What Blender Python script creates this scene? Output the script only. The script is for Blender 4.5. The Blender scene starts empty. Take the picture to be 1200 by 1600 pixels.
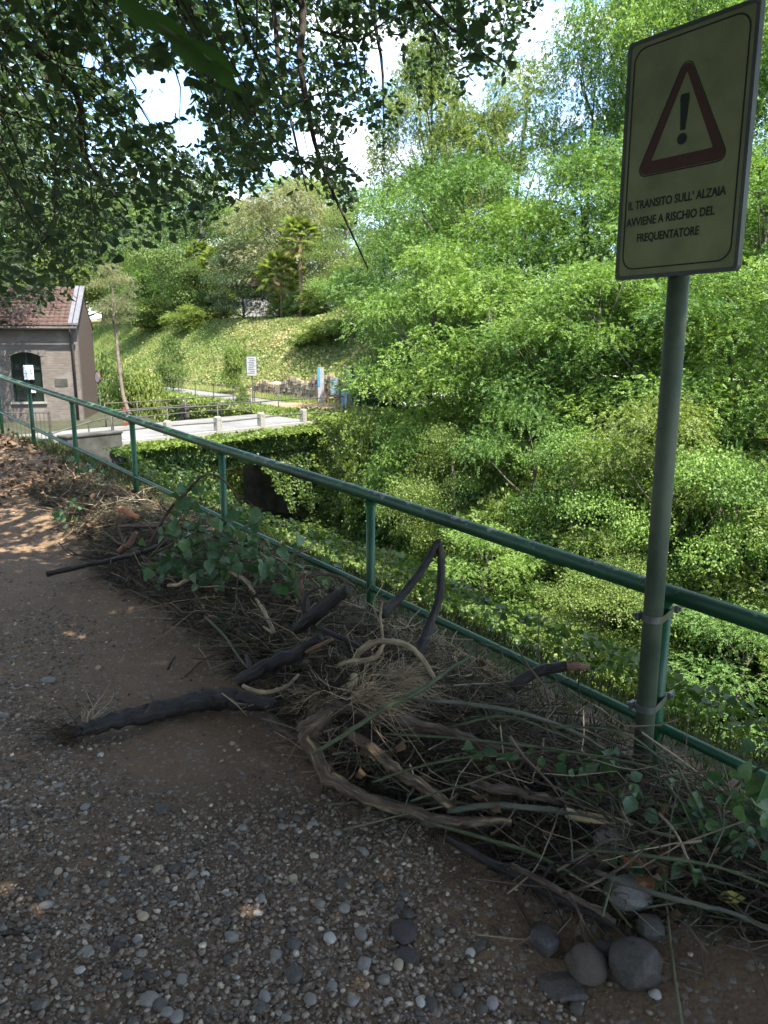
import bpy, math, random
import numpy as np
from mathutils import Vector, Matrix

random.seed(7)
rng = np.random.default_rng(7)
SC = bpy.context.scene
COL = SC.collection

# ------------------------------------------------------------------ camera
F_PX = 1208.0; CAM_Z = 1.7; PITCH = math.radians(12.0)
cp, sp = math.cos(PITCH), math.sin(PITCH)
cam_d = bpy.data.cameras.new('camera')
cam = bpy.data.objects.new('camera', cam_d); COL.objects.link(cam)
cam.location = (0, 0, CAM_Z); cam.rotation_euler = (math.pi/2 - PITCH, 0, 0)
cam_d.sensor_fit = 'VERTICAL'; cam_d.sensor_height = 24.0
cam_d.lens = 24.0*F_PX/1600.0
cam_d.clip_start = 0.05; cam_d.clip_end = 2000
cam_d.dof.use_dof = True; cam_d.dof.focus_distance = 5.0; cam_d.dof.aperture_fstop = 5.0
SC.camera = cam

# ------------------------------------------------------------------ world and sun
SUN = Vector((0.28, -0.37, 0.86)).normalized()
w = bpy.data.worlds.new('World'); SC.world = w; w.use_nodes = True
nt = w.node_tree; nt.nodes.clear()
def N(t, typ, **kw):
    n = t.nodes.new(typ)
    for k, v in kw.items():
        if k in n.inputs: n.inputs[k].default_value = v
        else: setattr(n, k, v)
    return n
sky = N(nt, 'ShaderNodeTexSky'); sky.sky_type = 'NISHITA'; sky.sun_disc = False
sky.sun_elevation = math.asin(SUN.z); sky.sun_rotation = math.atan2(SUN.x, SUN.y)
sky.altitude = 700; sky.air_density = 1.0; sky.dust_density = 0.3; sky.ozone_density = 2.4
tc = N(nt, 'ShaderNodeTexCoord'); mp = N(nt, 'ShaderNodeMapping')
mp.inputs['Scale'].default_value = (2.2, 2.2, 6.5); mp.inputs['Rotation'].default_value = (0.25, 0.3, 0.4)
mp.inputs['Location'].default_value = (0.35, 0.1, 0.2)
nz = N(nt, 'ShaderNodeTexNoise', Scale=1.6, Detail=9.0, Roughness=0.62, Distortion=0.5)
cr = N(nt, 'ShaderNodeValToRGB'); cr.color_ramp.elements[0].position = 0.46; cr.color_ramp.elements[1].position = 0.68
mx = N(nt, 'ShaderNodeMix'); mx.data_type = 'RGBA'
mx.inputs[7].default_value = (5.6, 5.5, 5.3, 1)
bg = N(nt, 'ShaderNodeBackground', Strength=0.095); wo = N(nt, 'ShaderNodeOutputWorld')
L = nt.links.new
L(tc.outputs['Generated'], mp.inputs['Vector']); L(mp.outputs[0], nz.inputs['Vector'])
L(nz.outputs['Fac'], cr.inputs['Fac']); L(cr.outputs['Color'], mx.inputs[0])
L(sky.outputs[0], mx.inputs[6]); L(mx.outputs[2], bg.inputs['Color']); L(bg.outputs[0], wo.inputs[0])
sun_d = bpy.data.lights.new('sun', 'SUN'); sun_d.energy = 2.8; sun_d.angle = math.radians(0.5); sun_d.color = (1.0, 0.94, 0.82)
sun = bpy.data.objects.new('sun', sun_d); COL.objects.link(sun)
sun.rotation_euler = SUN.to_track_quat('Z', 'Y').to_euler(); sun.location = (-5, -8, 30)
SC.view_settings.view_transform = 'Standard'; SC.view_settings.look = 'None'
SC.view_settings.exposure = 2.75; SC.view_settings.gamma = 1.0; SC.view_settings.use_curve_mapping = False
SC.render.engine = 'CYCLES'
SC.cycles.max_bounces = 7; SC.cycles.diffuse_bounces = 4; SC.cycles.glossy_bounces = 2; SC.cycles.transmission_bounces = 4
SC.cycles.use_denoising = True; SC.cycles.sample_clamp_indirect = 4.0

# ------------------------------------------------------------------ geometry of the place
def ray(px, py):
    x = (px-600)/F_PX; yc = -(py-800)/F_PX
    return np.array([x, cp+yc*sp, -sp+yc*cp])
def W(px, py, d):
    return np.array([0, 0, CAM_Z]) + d*ray(px, py)
def proj(P):
    P = np.asarray(P, float); q = P - np.array([0, 0, CAM_Z])
    d = q[..., 1]*cp - q[..., 2]*sp
    u = q[..., 1]*sp + q[..., 2]*cp
    ds = np.where(np.abs(d) < 1e-6, 1e-6, d)
    return 600+F_PX*q[..., 0]/ds, 800-F_PX*u/ds, d
DIR = np.array([-.609, .793]); DIR /= np.linalg.norm(DIR); NV = np.array([DIR[1], -DIR[0]])
R0 = W(1041, 925, 2.79)          # rail axis at the nearest post
ORG = R0[:2]
R5 = W(45, 603, 9.66)
RSTEP = (R5-R0)/5.0
def SV(s, v):
    return ORG[0]+s*DIR[0]+v*NV[0], ORG[1]+s*DIR[1]+v*NV[1]
def toSV(x, y):
    return (x-ORG[0])*DIR[0]+(y-ORG[1])*DIR[1], (x-ORG[0])*NV[0]+(y-ORG[1])*NV[1]
def smooth(a, b, x):
    t = np.clip((x-a)/(b-a), 0, 1); return t*t*(3-2*t)
def hash2(i, j, k=0):
    h = (i.astype(np.int64)*374761393 + j.astype(np.int64)*668265263 + np.int64(k)*2147483647) & 0xffffffff
    h = ((h ^ (h >> 13))*1274126177) & 0xffffffff
    h = (h ^ (h >> 16)) & 0xffffffff
    return h/4294967295.0
def vnoise(x, y, k=0):
    x = np.asarray(x, float); y = np.asarray(y, float)
    i = np.floor(x); j = np.floor(y); fx = x-i; fy = y-j
    fx = fx*fx*(3-2*fx); fy = fy*fy*(3-2*fy)
    a = hash2(i, j, k); b = hash2(i+1, j, k); c = hash2(i, j+1, k); d = hash2(i+1, j+1, k)
    return (a*(1-fx)+b*fx)*(1-fy)+(c*(1-fx)+d*fx)*fy
def fbm(x, y, o=4, k=0):
    r = 0; a = .5
    for q in range(o):
        r = r + a*(vnoise(x, y, k+q)-.5); x = np.asarray(x)*2.03; y = np.asarray(y)*2.03; a *= .5
    return r
ROAD_Z = -1.6; BED_Z = -6.2
VL, VR = 11.2, 16.6              # canal walls
def zpath(s):
    z = .06+.0335*s
    far = .06+.0335*10.6-.2*(s-10.6)
    return np.where(s < 10.6, z, np.maximum(far, ROAD_Z))
def berm(s, v):
    u = -v
    return .11*np.exp(-((u-.42)/.36)**2)*smooth(-3.5, -1.0, s)*(1-smooth(6.3, 8.0, s)) + .10*np.exp(-((u-.2)/.5)**2)*smooth(7.5, 9, s)
def zground(s, v):
    s = np.asarray(s, float); v = np.asarray(v, float)
    zp = zpath(s)
    zpath_side = zp + np.maximum(0, -v-4.2)*.35*(1-smooth(11, 17, s)) + np.where(s > 16, np.maximum(0, -v-30)*.3, 0)
    v0 = .45 + 2.2*smooth(13, 22, s)
    left = np.maximum(zp-.05-np.clip((v-v0), 0, 1)*.35-.85*np.maximum(0, v-v0-.6), BED_Z)
    gx, gy = SV(s, v); bt = (gx+9.4)*.6226+(gy-27.3)*.7825; bn = -(gx+9.4)*.7825+(gy-27.3)*.6226
    left = np.where((bn > 2.0) | ((bt < -2.2) & (s > 25.2)), ROAD_Z, left)
    left = np.where((bt > 4.35) & (bt < 10.5) & (bn > -.5) & (bn < 6.2), BED_Z, left)
    rise = ROAD_Z + .012*np.maximum(0, s-29)
    slope_r = np.clip(v-19.2, 0, 34)*.50
    slope_b = np.where(v > 23.6, 1.0, 0)*(1-smooth(43, 50, s)) + np.clip(v-23.7, 0, 6.2)*.80 + np.clip(v-29.9, 0, 40)*.10
    t = smooth(21, 29, s)
    right = rise + slope_r*(1-t) + slope_b*t
    z = np.where(v < 0, zpath_side, left)
    z = np.where((v > VL) & (v <= VR), BED_Z, z)
    z = np.where(v > VR, right, z)
    return z + np.where((v < .4) & (v > -3), berm(s, v), 0)
def zxy(x, y):
    s, v = toSV(x, y); return float(zground(s, v))
def G(px, py, h=0.0):
    """point h above the ground seen at a photo position"""
    r = ray(px, py); lo = None
    d = .7; step = .03
    while d < 90:
        p = np.array([0, 0, CAM_Z])+d*r
        if p[2] <= zxy(p[0], p[1])+h:
            a, b = d-step, d
            for _ in range(18):
                m = .5*(a+b); p = np.array([0, 0, CAM_Z])+m*r
                if p[2] <= zxy(p[0], p[1])+h: b = m
                else: a = m
            return np.array([0, 0, CAM_Z])+b*r
        d += step; step = .03 if d < 8 else .15
    return np.array([0, 0, CAM_Z])+d*r

# ------------------------------------------------------------------ building blocks
def mesh_np(name, V, F, mat=None, smoothf=False, rnd=None):
    V = np.asarray(V, np.float32); F = np.asarray(F, np.int32)
    me = bpy.data.meshes.new(name)
    n, k = F.shape
    me.vertices.add(len(V)); me.vertices.foreach_set('co', V.ravel())
    me.loops.add(n*k); me.loops.foreach_set('vertex_index', F.ravel())
    me.polygons.add(n); me.polygons.foreach_set('loop_start', np.arange(0, n*k, k, dtype=np.int32))
    try: me.polygons.foreach_set('loop_total', np.full(n, k, np.int32))
    except Exception: pass
    if smoothf: me.polygons.foreach_set('use_smooth', np.ones(n, bool))
    if rnd is not None:
        at = me.attributes.new('rnd', 'FLOAT', 'FACE'); at.data.foreach_set('value', np.asarray(rnd, np.float32))
    me.update(calc_edges=True)
    if mat: me.materials.append(mat)
    return me
def link(name, me, parent=None, loc=None):
    o = bpy.data.objects.new(name, me); COL.objects.link(o)
    if parent: o.parent = parent
    if loc is not None: o.location = loc
    return o
def tag(o, label=None, cat=None, group=None, kind=None):
    if label: o['label'] = label
    if cat: o['category'] = cat
    if group: o['group'] = group
    if kind: o['kind'] = kind
    return o
def empty(name, label, cat, loc=(0, 0, 0), rz=0, group=None):
    o = bpy.data.objects.new(name, None); COL.objects.link(o); o.location = loc; o.rotation_euler = (0, 0, rz)
    o.empty_display_size = .1
    return tag(o, label, cat, group)
class MB:
    def __init__(s): s.v = []; s.f = []; s.b = {}
    def box(s, c, d, rz=0, taper=1.0):
        c = np.array(c, float); hx, hy, hz = [q/2 for q in d]; b = len(s.v); co, si = math.cos(rz), math.sin(rz)
        for z, k in ((-hz, 1), (hz, taper)):
            for x, y in ((-hx, -hy), (hx, -hy), (hx, hy), (-hx, hy)):
                x2, y2 = x*k, y*k
                s.v.append((c[0]+x2*co-y2*si, c[1]+x2*si+y2*co, c[2]+z))
        for f in ((0, 3, 2, 1), (4, 5, 6, 7), (0, 1, 5, 4), (1, 2, 6, 5), (2, 3, 7, 6), (3, 0, 4, 7)): s.f.append([b+i for i in f])
        return s
    def prism(s, pts, h0, h1, axis_o=None, ax=None, ay=None, az=None):
        """polygon in the (ax, ay) plane extruded along az from h0 to h1"""
        o = np.zeros(3) if axis_o is None else np.array(axis_o, float)
        ax, ay, az = [np.array(q, float) for q in (ax, ay, az)]; b = len(s.v); n = len(pts)
        for h in (h0, h1):
            for p in pts: s.v.append(tuple(o+ax*p[0]+ay*p[1]+az*h))
        s.f.append([b+i for i in range(n)][::-1]); s.f.append([b+n+i for i in range(n)])
        for i in range(n): j = (i+1) % n; s.f.append([b+i, b+j, b+n+j, b+n+i])
        return s
    def tube(s, pts, radii, sides=8, wob=0.0, cap=True, seed=0):
        pts = np.array(pts, float); n = len(pts); rr = np.random.default_rng(seed)
        radii = np.full(n, radii, float) if np.isscalar(radii) else np.array(radii, float)
        T = np.gradient(pts, axis=0); T /= np.linalg.norm(T, axis=1)[:, None]+1e-9
        ref = np.array([0, 0, 1.]) if abs(T[0][2]) < .9 else np.array([1., 0, 0])
        u = np.cross(T[0], ref); u /= np.linalg.norm(u); b = len(s.v)
        ln = 0.0; wr = 1+wob*(rr.random((n, sides))-.5)*1.4; env = 1+wob*1.1*(np.convolve(rr.random(n+4)-.5, [.2, .25, .3, .25, .2], 'valid')[:n] if n > 2 else np.zeros(n))
        for i in range(n):
            ln += np.linalg.norm(pts[i]-pts[i-1]) if i else rr.random()*7
            u = u-T[i]*np.dot(u, T[i]); u /= np.linalg.norm(u)+1e-9; w_ = np.cross(T[i], u)
            for k in range(sides):
                a = 2*math.pi*k/sides; r = radii[i]*wr[i, k]*env[i]; s.b[len(s.v)] = (math.cos(a)*radii[i], math.sin(a)*radii[i], ln*.16)
                s.v.append(tuple(pts[i]+r*(math.cos(a)*u+math.sin(a)*w_)))
        for i in range(n-1):
            for k in range(sides):
                k2 = (k+1) % sides
                s.f.append([b+i*sides+k, b+i*sides+k2, b+(i+1)*sides+k2, b+(i+1)*sides+k])
        if cap:
            s.f.append([b+k for k in range(sides)][::-1]); s.f.append([b+(n-1)*sides+k for k in range(sides)])
        return s
    def mesh(s, name, mat, smoothf=False):
        me = bpy.data.meshes.new(name); me.from_pydata([tuple(map(float, q)) for q in s.v], [], s.f); me.update()
        if s.b:
            at = me.attributes.new('bark', 'FLOAT_VECTOR', 'POINT'); at.data.foreach_set('vector', np.array([s.b.get(i, s.v[i]) for i in range(len(s.v))], np.float32).ravel())
        if mat: me.materials.append(mat)
        if smoothf:
            me.polygons.foreach_set('use_smooth', np.array([len(p.vertices) <= 4 for p in me.polygons]))
        return me
    def obj(s, name, mat, parent=None, smoothf=False, bevel=0):
        o = link(name, s.mesh(name, mat, smoothf), parent)
        if bevel:
            m = o.modifiers.new('bevel', 'BEVEL'); m.width = bevel; m.segments = 2; m.limit_method = 'ANGLE'
        return o
def local(parent, o):
    """geometry was given in world space: keep it there under a moved parent"""
    o.parent = parent; o.matrix_parent_inverse = Matrix.Translation(parent.location).inverted() if parent.rotation_euler.z == 0 else (Matrix.Translation(parent.location) @ Matrix.Rotation(parent.rotation_euler.z, 4, 'Z')).inverted()
    return o
def spline(pts, n=6):
    """Catmull-Rom through points"""
    P = [np.array(p, float) for p in pts]; P = [2*P[0]-P[1]]+P+[2*P[-1]-P[-2]]; out = []
    for i in range(1, len(P)-2):
        for t in np.linspace(0, 1, n, endpoint=False):
            a, b, c, d = P[i-1], P[i], P[i+1], P[i+2]
            out.append(.5*((2*b)+(-a+c)*t+(2*a-5*b+4*c-d)*t*t+(-a+3*b-3*c+d)*t**3))
    out.append(P[-2]); return np.array(out)

# ------------------------------------------------------------------ materials
def mat_new(name):
    m = bpy.data.materials.new(name); m.use_nodes = True; t = m.node_tree; t.nodes.clear()
    out = N(t, 'ShaderNodeOutputMaterial'); p = N(t, 'ShaderNodeBsdfPrincipled'); t.links.new(p.outputs[0], out.inputs[0])
    return m, t, p, out
def ramp(t, cols, pos=None):
    r = N(t, 'ShaderNodeValToRGB'); e = r.color_ramp.elements
    n = len(cols); pos = pos or [i/(n-1) if n > 1 else 0 for i in range(n)]
    while len(e) < n: e.new(.5)
    for i in range(n): e[i].position = pos[i]; e[i].color = (*cols[i], 1)
    return r
def m_noise(name, cols, scale=5, rough=.8, bump=.3, bscale=None, pos=None, detail=6, spec=.3, metallic=0, bdist=.02, stretch=None, coord='Object'):
    m, t, p, out = mat_new(name)
    if coord == 'bark': c = N(t, 'ShaderNodeAttribute'); c.attribute_name = 'bark'; src = c.outputs['Vector']
    else: c = N(t, 'ShaderNodeTexCoord'); src = c.outputs[coord]
    if stretch:
        mp_ = N(t, 'ShaderNodeMapping'); mp_.inputs['Scale'].default_value = stretch; t.links.new(src, mp_.inputs[0]); src = mp_.outputs[0]
    n = N(t, 'ShaderNodeTexNoise', Scale=scale, Detail=detail, Roughness=.6); t.links.new(src, n.inputs['Vector'])
    r = ramp(t, cols, pos or [.3+.4*i/max(1, len(cols)-1) for i in range(len(cols))]); t.links.new(n.outputs['Fac'], r.inputs[0])
    t.links.new(r.outputs[0], p.inputs['Base Color'])
    p.inputs['Roughness'].default_value = rough; p.inputs['Specular IOR Level'].default_value = spec; p.inputs['Metallic'].default_value = metallic
    if bump:
        n2 = N(t, 'ShaderNodeTexNoise', Scale=bscale or scale*4, Detail=5.0); t.links.new(src, n2.inputs['Vector'])
        b = N(t, 'ShaderNodeBump', Strength=bump, Distance=bdist); t.links.new(n2.outputs['Fac'], b.inputs['Height']); t.links.new(b.outputs[0], p.inputs['Normal'])
    return m
def m_leaf(name, cols, trans=.35, rough=.55, tcol=None, nscale=.6, spec=.3):
    """leaf colours vary leaf by leaf (rnd) and branch by branch (noise)"""
    m, t, p, out = mat_new(name)
    a = N(t, 'ShaderNodeAttribute'); a.attribute_name = 'rnd'
    c = N(t, 'ShaderNodeTexCoord'); n = N(t, 'ShaderNodeTexNoise', Scale=nscale, Detail=3.0); t.links.new(c.outputs['Object'], n.inputs['Vector'])
    ma = N(t, 'ShaderNodeMath', operation='MULTIPLY_ADD'); t.links.new(n.outputs['Fac'], ma.inputs[0]); ma.inputs[1].default_value = 1.1; ma.inputs[2].default_value = -.55
    ad = N(t, 'ShaderNodeMath', operation='ADD'); t.links.new(ma.outputs[0], ad.inputs[0]); t.links.new(a.outputs['Fac'], ad.inputs[1])
    r = ramp(t, cols); t.links.new(ad.outputs[0], r.inputs[0])
    t.links.new(r.outputs[0], p.inputs['Base Color']); p.inputs['Roughness'].default_value = rough; p.inputs['Specular IOR Level'].default_value = spec
    tr = N(t, 'ShaderNodeBsdfTranslucent')
    mu = N(t, 'ShaderNodeMix'); mu.data_type = 'RGBA'; mu.blend_type = 'MULTIPLY'; mu.inputs[0].default_value = 1.0
    mu.inputs[7].default_value = (*(tcol or (1.5, 1.6, .7)), 1); t.links.new(r.outputs[0], mu.inputs[6]); t.links.new(mu.outputs[2], tr.inputs[0])
    ms = N(t, 'ShaderNodeMixShader'); ms.inputs[0].default_value = trans
    t.links.new(p.outputs[0], ms.inputs[1]); t.links.new(tr.outputs[0], ms.inputs[2]); t.links.new(ms.outputs[0], out.inputs[0])
    return m
def m_plain(name, col, rough=.6, metallic=0, spec=.4):
    m, t, p, out = mat_new(name)
    c = N(t, 'ShaderNodeTexCoord'); n = N(t, 'ShaderNodeTexNoise', Scale=9.0, Detail=4.0); t.links.new(c.outputs['Object'], n.inputs['Vector'])
    r = ramp(t, [tuple(q*.8 for q in col), tuple(min(1, q*1.15) for q in col)], [.3, .7]); t.links.new(n.outputs['Fac'], r.inputs[0]); t.links.new(r.outputs[0], p.inputs['Base Color'])
    p.inputs['Roughness'].default_value = rough; p.inputs['Metallic'].default_value = metallic; p.inputs['Specular IOR Level'].default_value = spec
    return m
M = {}
# green rail paint with chips down to grey metal on the upper side
def m_rail(name, chip=True):
    m, t, p, out = mat_new(name)
    c = N(t, 'ShaderNodeTexCoord'); n = N(t, 'ShaderNodeTexNoise', Scale=3.0, Detail=4.0); t.links.new(c.outputs['Object'], n.inputs['Vector'])
    r = ramp(t, [(.008, .05, .022), (.016, .088, .037), (.026, .12, .05)], [.3, .5, .75]); t.links.new(n.outputs['Fac'], r.inputs[0])
    n2 = N(t, 'ShaderNodeTexNoise', Scale=13.0, Detail=8.0, Roughness=.7); t.links.new(c.outputs['Object'], n2.inputs['Vector'])
    g = N(t, 'ShaderNodeNewGeometry'); sx = N(t, 'ShaderNodeSeparateXYZ'); t.links.new(g.outputs['Normal'], sx.inputs[0])
    up = N(t, 'ShaderNodeMath', operation='MULTIPLY_ADD'); t.links.new(sx.outputs['Z'], up.inputs[0]); up.inputs[1].default_value = .16 if chip else .03; up.inputs[2].default_value = -.1 if chip else -.12
    n3 = N(t, 'ShaderNodeTexNoise', Scale=1.7, Detail=2.0); t.links.new(c.outputs['Object'], n3.inputs['Vector'])
    a0 = N(t, 'ShaderNodeMath', operation='MULTIPLY_ADD'); t.links.new(n3.outputs['Fac'], a0.inputs[0]); a0.inputs[1].default_value = .35; t.links.new(up.outputs[0], a0.inputs[2])
    a = N(t, 'ShaderNodeMath', operation='ADD'); t.links.new(n2.outputs['Fac'], a.inputs[0]); t.links.new(a0.outputs[0], a.inputs[1])
    k = ramp(t, [(0, 0, 0), (1, 1, 1)], [.782, .805]); t.links.new(a.outputs[0], k.inputs[0])
    mixc = N(t, 'ShaderNodeMix'); mixc.data_type = 'RGBA'; t.links.new(k.outputs[0], mixc.inputs[0]); t.links.new(r.outputs[0], mixc.inputs[6]); mixc.inputs[7].default_value = (.24, .23, .22, 1)
    t.links.new(mixc.outputs[2], p.inputs['Base Color']); p.inputs['Roughness'].default_value = .42; p.inputs['Specular IOR Level'].default_value = .45
    b = N(t, 'ShaderNodeBump', Strength=.25, Distance=.003); t.links.new(n2.outputs['Fac'], b.inputs['Height']); t.links.new(b.outputs[0], p.inputs['Normal'])
    return m
M['rail'] = m_rail('rail_paint'); M['rail_post'] = m_rail('rail_post_paint', False)
M['galv'] = m_noise('weathered_galvanised_steel', [(.06, .082, .056), (.092, .118, .08), (.12, .146, .1)], 6, .6, .15, 40, metallic=.1)
M['clamp'] = m_noise('steel_clamp', [(.16, .17, .16), (.26, .27, .26)], 20, .4, .1, 60, metallic=.7)
def m_dirt():
    m, t, p, out = mat_new('wet_brown_dirt')
    c = N(t, 'ShaderNodeTexCoord'); o = c.outputs['Object']
    n = N(t, 'ShaderNodeTexNoise', Scale=.9, Detail=8.0, Roughness=.6); t.links.new(o, n.inputs['Vector'])
    r = ramp(t, [(.095, .058, .031), (.16, .1, .057), (.21, .14, .085)], [.33, .5, .7]); t.links.new(n.outputs['Fac'], r.inputs[0])
    n2 = N(t, 'ShaderNodeTexNoise', Scale=55.0, Detail=6.0, Roughness=.75); t.links.new(o, n2.inputs['Vector'])
    v = N(t, 'ShaderNodeTexVoronoi', Scale=70.0); t.links.new(o, v.inputs['Vector'])
    hs = N(t, 'ShaderNodeSeparateColor'); t.links.new(v.outputs['Color'], hs.inputs[0])
    k = ramp(t, [(0, 0, 0), (1, 1, 1)], [.86, .93]); t.links.new(hs.outputs[0], k.inputs[0])
    gcol = ramp(t, [(.12, .095, .075), (.24, .21, .17), (.16, .115, .08)]); t.links.new(hs.outputs[1], gcol.inputs[0])
    mm = N(t, 'ShaderNodeMix'); mm.data_type = 'RGBA'; t.links.new(k.outputs[0], mm.inputs[0]); t.links.new(r.outputs[0], mm.inputs[6]); t.links.new(gcol.outputs[0], mm.inputs[7])
    m2 = N(t, 'ShaderNodeMix'); m2.data_type = 'RGBA'; m2.blend_type = 'OVERLAY'; m2.inputs[0].default_value = .55; t.links.new(mm.outputs[2], m2.inputs[6]); t.links.new(n2.outputs['Fac'], m2.inputs[7])
    t.links.new(m2.outputs[2], p.inputs['Base Color'])
    rr = ramp(t, [(.55,)*3, (.9,)*3], [.35, .6]); t.links.new(n.outputs['Fac'], rr.inputs[0]); t.links.new(rr.outputs[0], p.inputs['Roughness'])
    p.inputs['Specular IOR Level'].default_value = .35
    b = N(t, 'ShaderNodeBump', Strength=.8, Distance=.012); t.links.new(n2.outputs['Fac'], b.inputs['Height'])
    b2 = N(t, 'ShaderNodeBump', Strength=.5, Distance=.008, invert=True); t.links.new(v.outputs['Distance'], b2.inputs['Height']); t.links.new(b.outputs[0], b2.inputs['Normal']); t.links.new(b2.outputs[0], p.inputs['Normal'])
    return m
M['dirt'] = m_dirt()
M['earth'] = m_noise('dark_earth_with_moss', [(.02, .022, .012), (.035, .04, .018), (.05, .045, .03)], 1.2, .95, .5, 12, bdist=.05)
M['hill'] = m_noise('dry_grass_ground', [(.06, .09, .03), (.12, .14, .05), (.2, .17, .09), (.1, .13, .04)], .35, .95, .5, 8, bdist=.08)
M['road'] = m_noise('worn_pale_asphalt', [(.1, .1, .1), (.14, .139, .137), (.18, .178, .175)], .8, .85, .2, 25, bdist=.01)
M['redpath'] = m_noise('reddish_gravel', [(.2, .13, .08), (.28, .19, .12)], 2, .9, .3, 20)
M['concrete'] = m_noise('dark_stained_concrete', [(.028, .028, .023), (.05, .048, .042), (.075, .072, .063)], 2.5, .9, .4, 18)
M['stone'] = m_noise('old_stone_masonry', [(.05, .048, .04), (.11, .1, .085), (.17, .15, .12)], 1.5, .92, .5, 9, bdist=.04)
M['bollard'] = m_noise('granite', [(.16, .15, .13), (.26, .25, .22), (.2, .19, .17)], 6, .85, .3, 30)
M['iron'] = m_noise('rusty_painted_iron', [(.04, .04, .038), (.075, .07, .062), (.1, .08, .06)], 6, .6, .2, 30, metallic=.2)

# ------------------------------------------------------------------ ground
FS0, FS1, FV0, FV1 = -5.0, 11.5, -5.0, .4      # fine towpath patch
def fine_relief(s, v):
    e = np.minimum(np.minimum(s-FS0, FS1-s), np.minimum(v-FV0, FV1-v)); k = smooth(0, .5, e)
    x, y = SV(s, v)
    r = .05*fbm(x*.9, y*.9, 3, 11) + .03*fbm(x*4, y*4, 3, 21) + .016*fbm(x*17, y*17, 3, 31) + .007*fbm(x*48, y*48, 2, 41)
    rut = -.025*np.exp(-((v+1.25+.25*np.sin(s*1.1))/.16)**2)*(.5+vnoise(s*2, v*2, 5))
    return (r+rut)*k
ss = np.arange(FS0, FS1+.001, .03); vv = np.arange(FV0, FV1+.001, .03); vv[-1] = FV1; ss[-1] = FS1
S_, V_ = np.meshgrid(ss, vv, indexing='ij'); X_, Y_ = SV(S_, V_); Z_ = zground(S_, V_)+fine_relief(S_, V_)
idx = np.arange(S_.size).reshape(S_.shape)
Fq = np.stack([idx[:-1, :-1], idx[1:, :-1], idx[1:, 1:], idx[:-1, 1:]], -1).reshape(-1, 4)[:, ::-1]
tag(link('towpath', mesh_np('towpath', np.stack([X_, Y_, Z_], -1).reshape(-1, 3), Fq, M['dirt'], True)), kind='structure', label='wet brown dirt and gravel towpath washed by flood')
def gz(x, y):
    s, v = toSV(x, y); z = zground(s, v)
    return z + (fine_relief(s, v) if True else 0)
sg = np.unique(np.concatenate([np.arange(-60, -5, 2.5), np.arange(-5, 11.5, .75), [11.5], np.arange(11.9, 40, .4), np.arange(40, 90, 1.5), np.arange(90, 320, 10)]))
vg = np.unique(np.concatenate([np.arange(-200, -30, 12), np.arange(-30, -5, 1.2), [-5.0, .4], np.arange(-4.2, .4, .7), np.arange(.9, 11, .4), [VL-.02, VL+.02], np.arange(11.7, 16.4, .6), [VR-.02, VR+.02], np.arange(17, 23.5, .6), [23.6, 23.7], np.arange(24.2, 36, .6), np.arange(36, 75, 2.5), np.arange(75, 300, 15)]))
S2, V2 = np.meshgrid(sg, vg, indexing='ij'); X2, Y2 = SV(S2, V2); Z2 = zground(S2, V2)
rough = .35*fbm(X2*.35, Y2*.35, 4, 3)*np.where(V2 > .6, 1, 0)
flat = ((V2 > VR+.1) & (V2 < 23.5) & (S2 > 24)) | ((S2 > 19) & (V2 < VL))
fineedge = (S2 >= FS0-.01) & (S2 <= FS1+.01) & (V2 <= .41)
Z2 = Z2+np.where(flat | fineedge, 0, rough)
id2 = np.arange(S2.size).reshape(S2.shape)
F2 = np.stack([id2[:-1, :-1], id2[1:, :-1], id2[1:, 1:], id2[:-1, 1:]], -1).reshape(-1, 4)[:, ::-1]
sc_ = .5*(S2[:-1, :-1]+S2[1:, 1:]).ravel(); vc_ = .5*(V2[:-1, :-1]+V2[1:, 1:]).ravel()
fine_m = (sc_ > FS0) & (sc_ < FS1) & (vc_ > FV0) & (vc_ < FV1)
P2 = np.stack([X2, Y2, Z2], -1).reshape(-1, 3)
def region(name, mask, mat, label):
    f = F2[mask & ~fine_m]; u, inv = np.unique(f.ravel(), return_inverse=True)
    tag(link(name, mesh_np(name, P2[u], inv.reshape(-1, 4), mat, False)), kind='structure', label=label)
region('path_bank', vc_ < .4, M['earth'], 'earth bank beside the towpath')
region('canal_bank', (vc_ > .4) & (vc_ < VL+.02), M['earth'], 'overgrown slope below the railing')
region('canal_bed', (vc_ > VL+.02) & (vc_ < VR-.02), M['earth'], 'overgrown bed of the drained canal')
region('canal_wall', (vc_ > VR-.02) & (vc_ < VR+.02), M['stone'], 'old stone canal wall')
region('far_bank', (vc_ > VR+.02) & (vc_ < 23.65), M['hill'], 'grassy strip along the far side of the canal')
region('hillside', vc_ > 23.65, M['hill'], 'grassy hillside')

# road over the bridge
BA = np.array([-9.4, 27.3]); BB = np.array([-2.0, 36.6]); BD = (BB-BA)/np.linalg.norm(BB-BA); BN = np.array([-BD[1], BD[0]])
BL = np.linalg.norm(BB-BA)
def BP(t, n, z): q = BA+BD*t+BN*n; return np.array([q[0], q[1], z])
def sheet(name, pts, z, mat, label, seg=10):
    pts = [np.array(p, float) for p in pts]; V = []; F = []
    for i in range(seg+1):
        for j in range(seg+1):
            a = i/seg; b = j/seg
            q = (pts[0]*(1-a)+pts[1]*a)*(1-b)+(pts[3]*(1-a)+pts[2]*a)*b
            V.append((q[0], q[1], z))
    for i in range(seg):
        for j in range(seg):
            k = i*(seg+1)+j; F.append((k, k+seg+1, k+seg+2, k+1))
    return tag(link(name, mesh_np(name, V, F, mat)), kind='structure', label=label)
RW = 5.2
sheet('road', [BP(-14, .12, 0)[:2], BP(BL+9, .12, 0)[:2], BP(BL+9, RW-.12, 0)[:2], BP(-14, RW-.12, 0)[:2]], ROAD_Z+.03, M['road'], 'pale worn road crossing the bridge')
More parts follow.
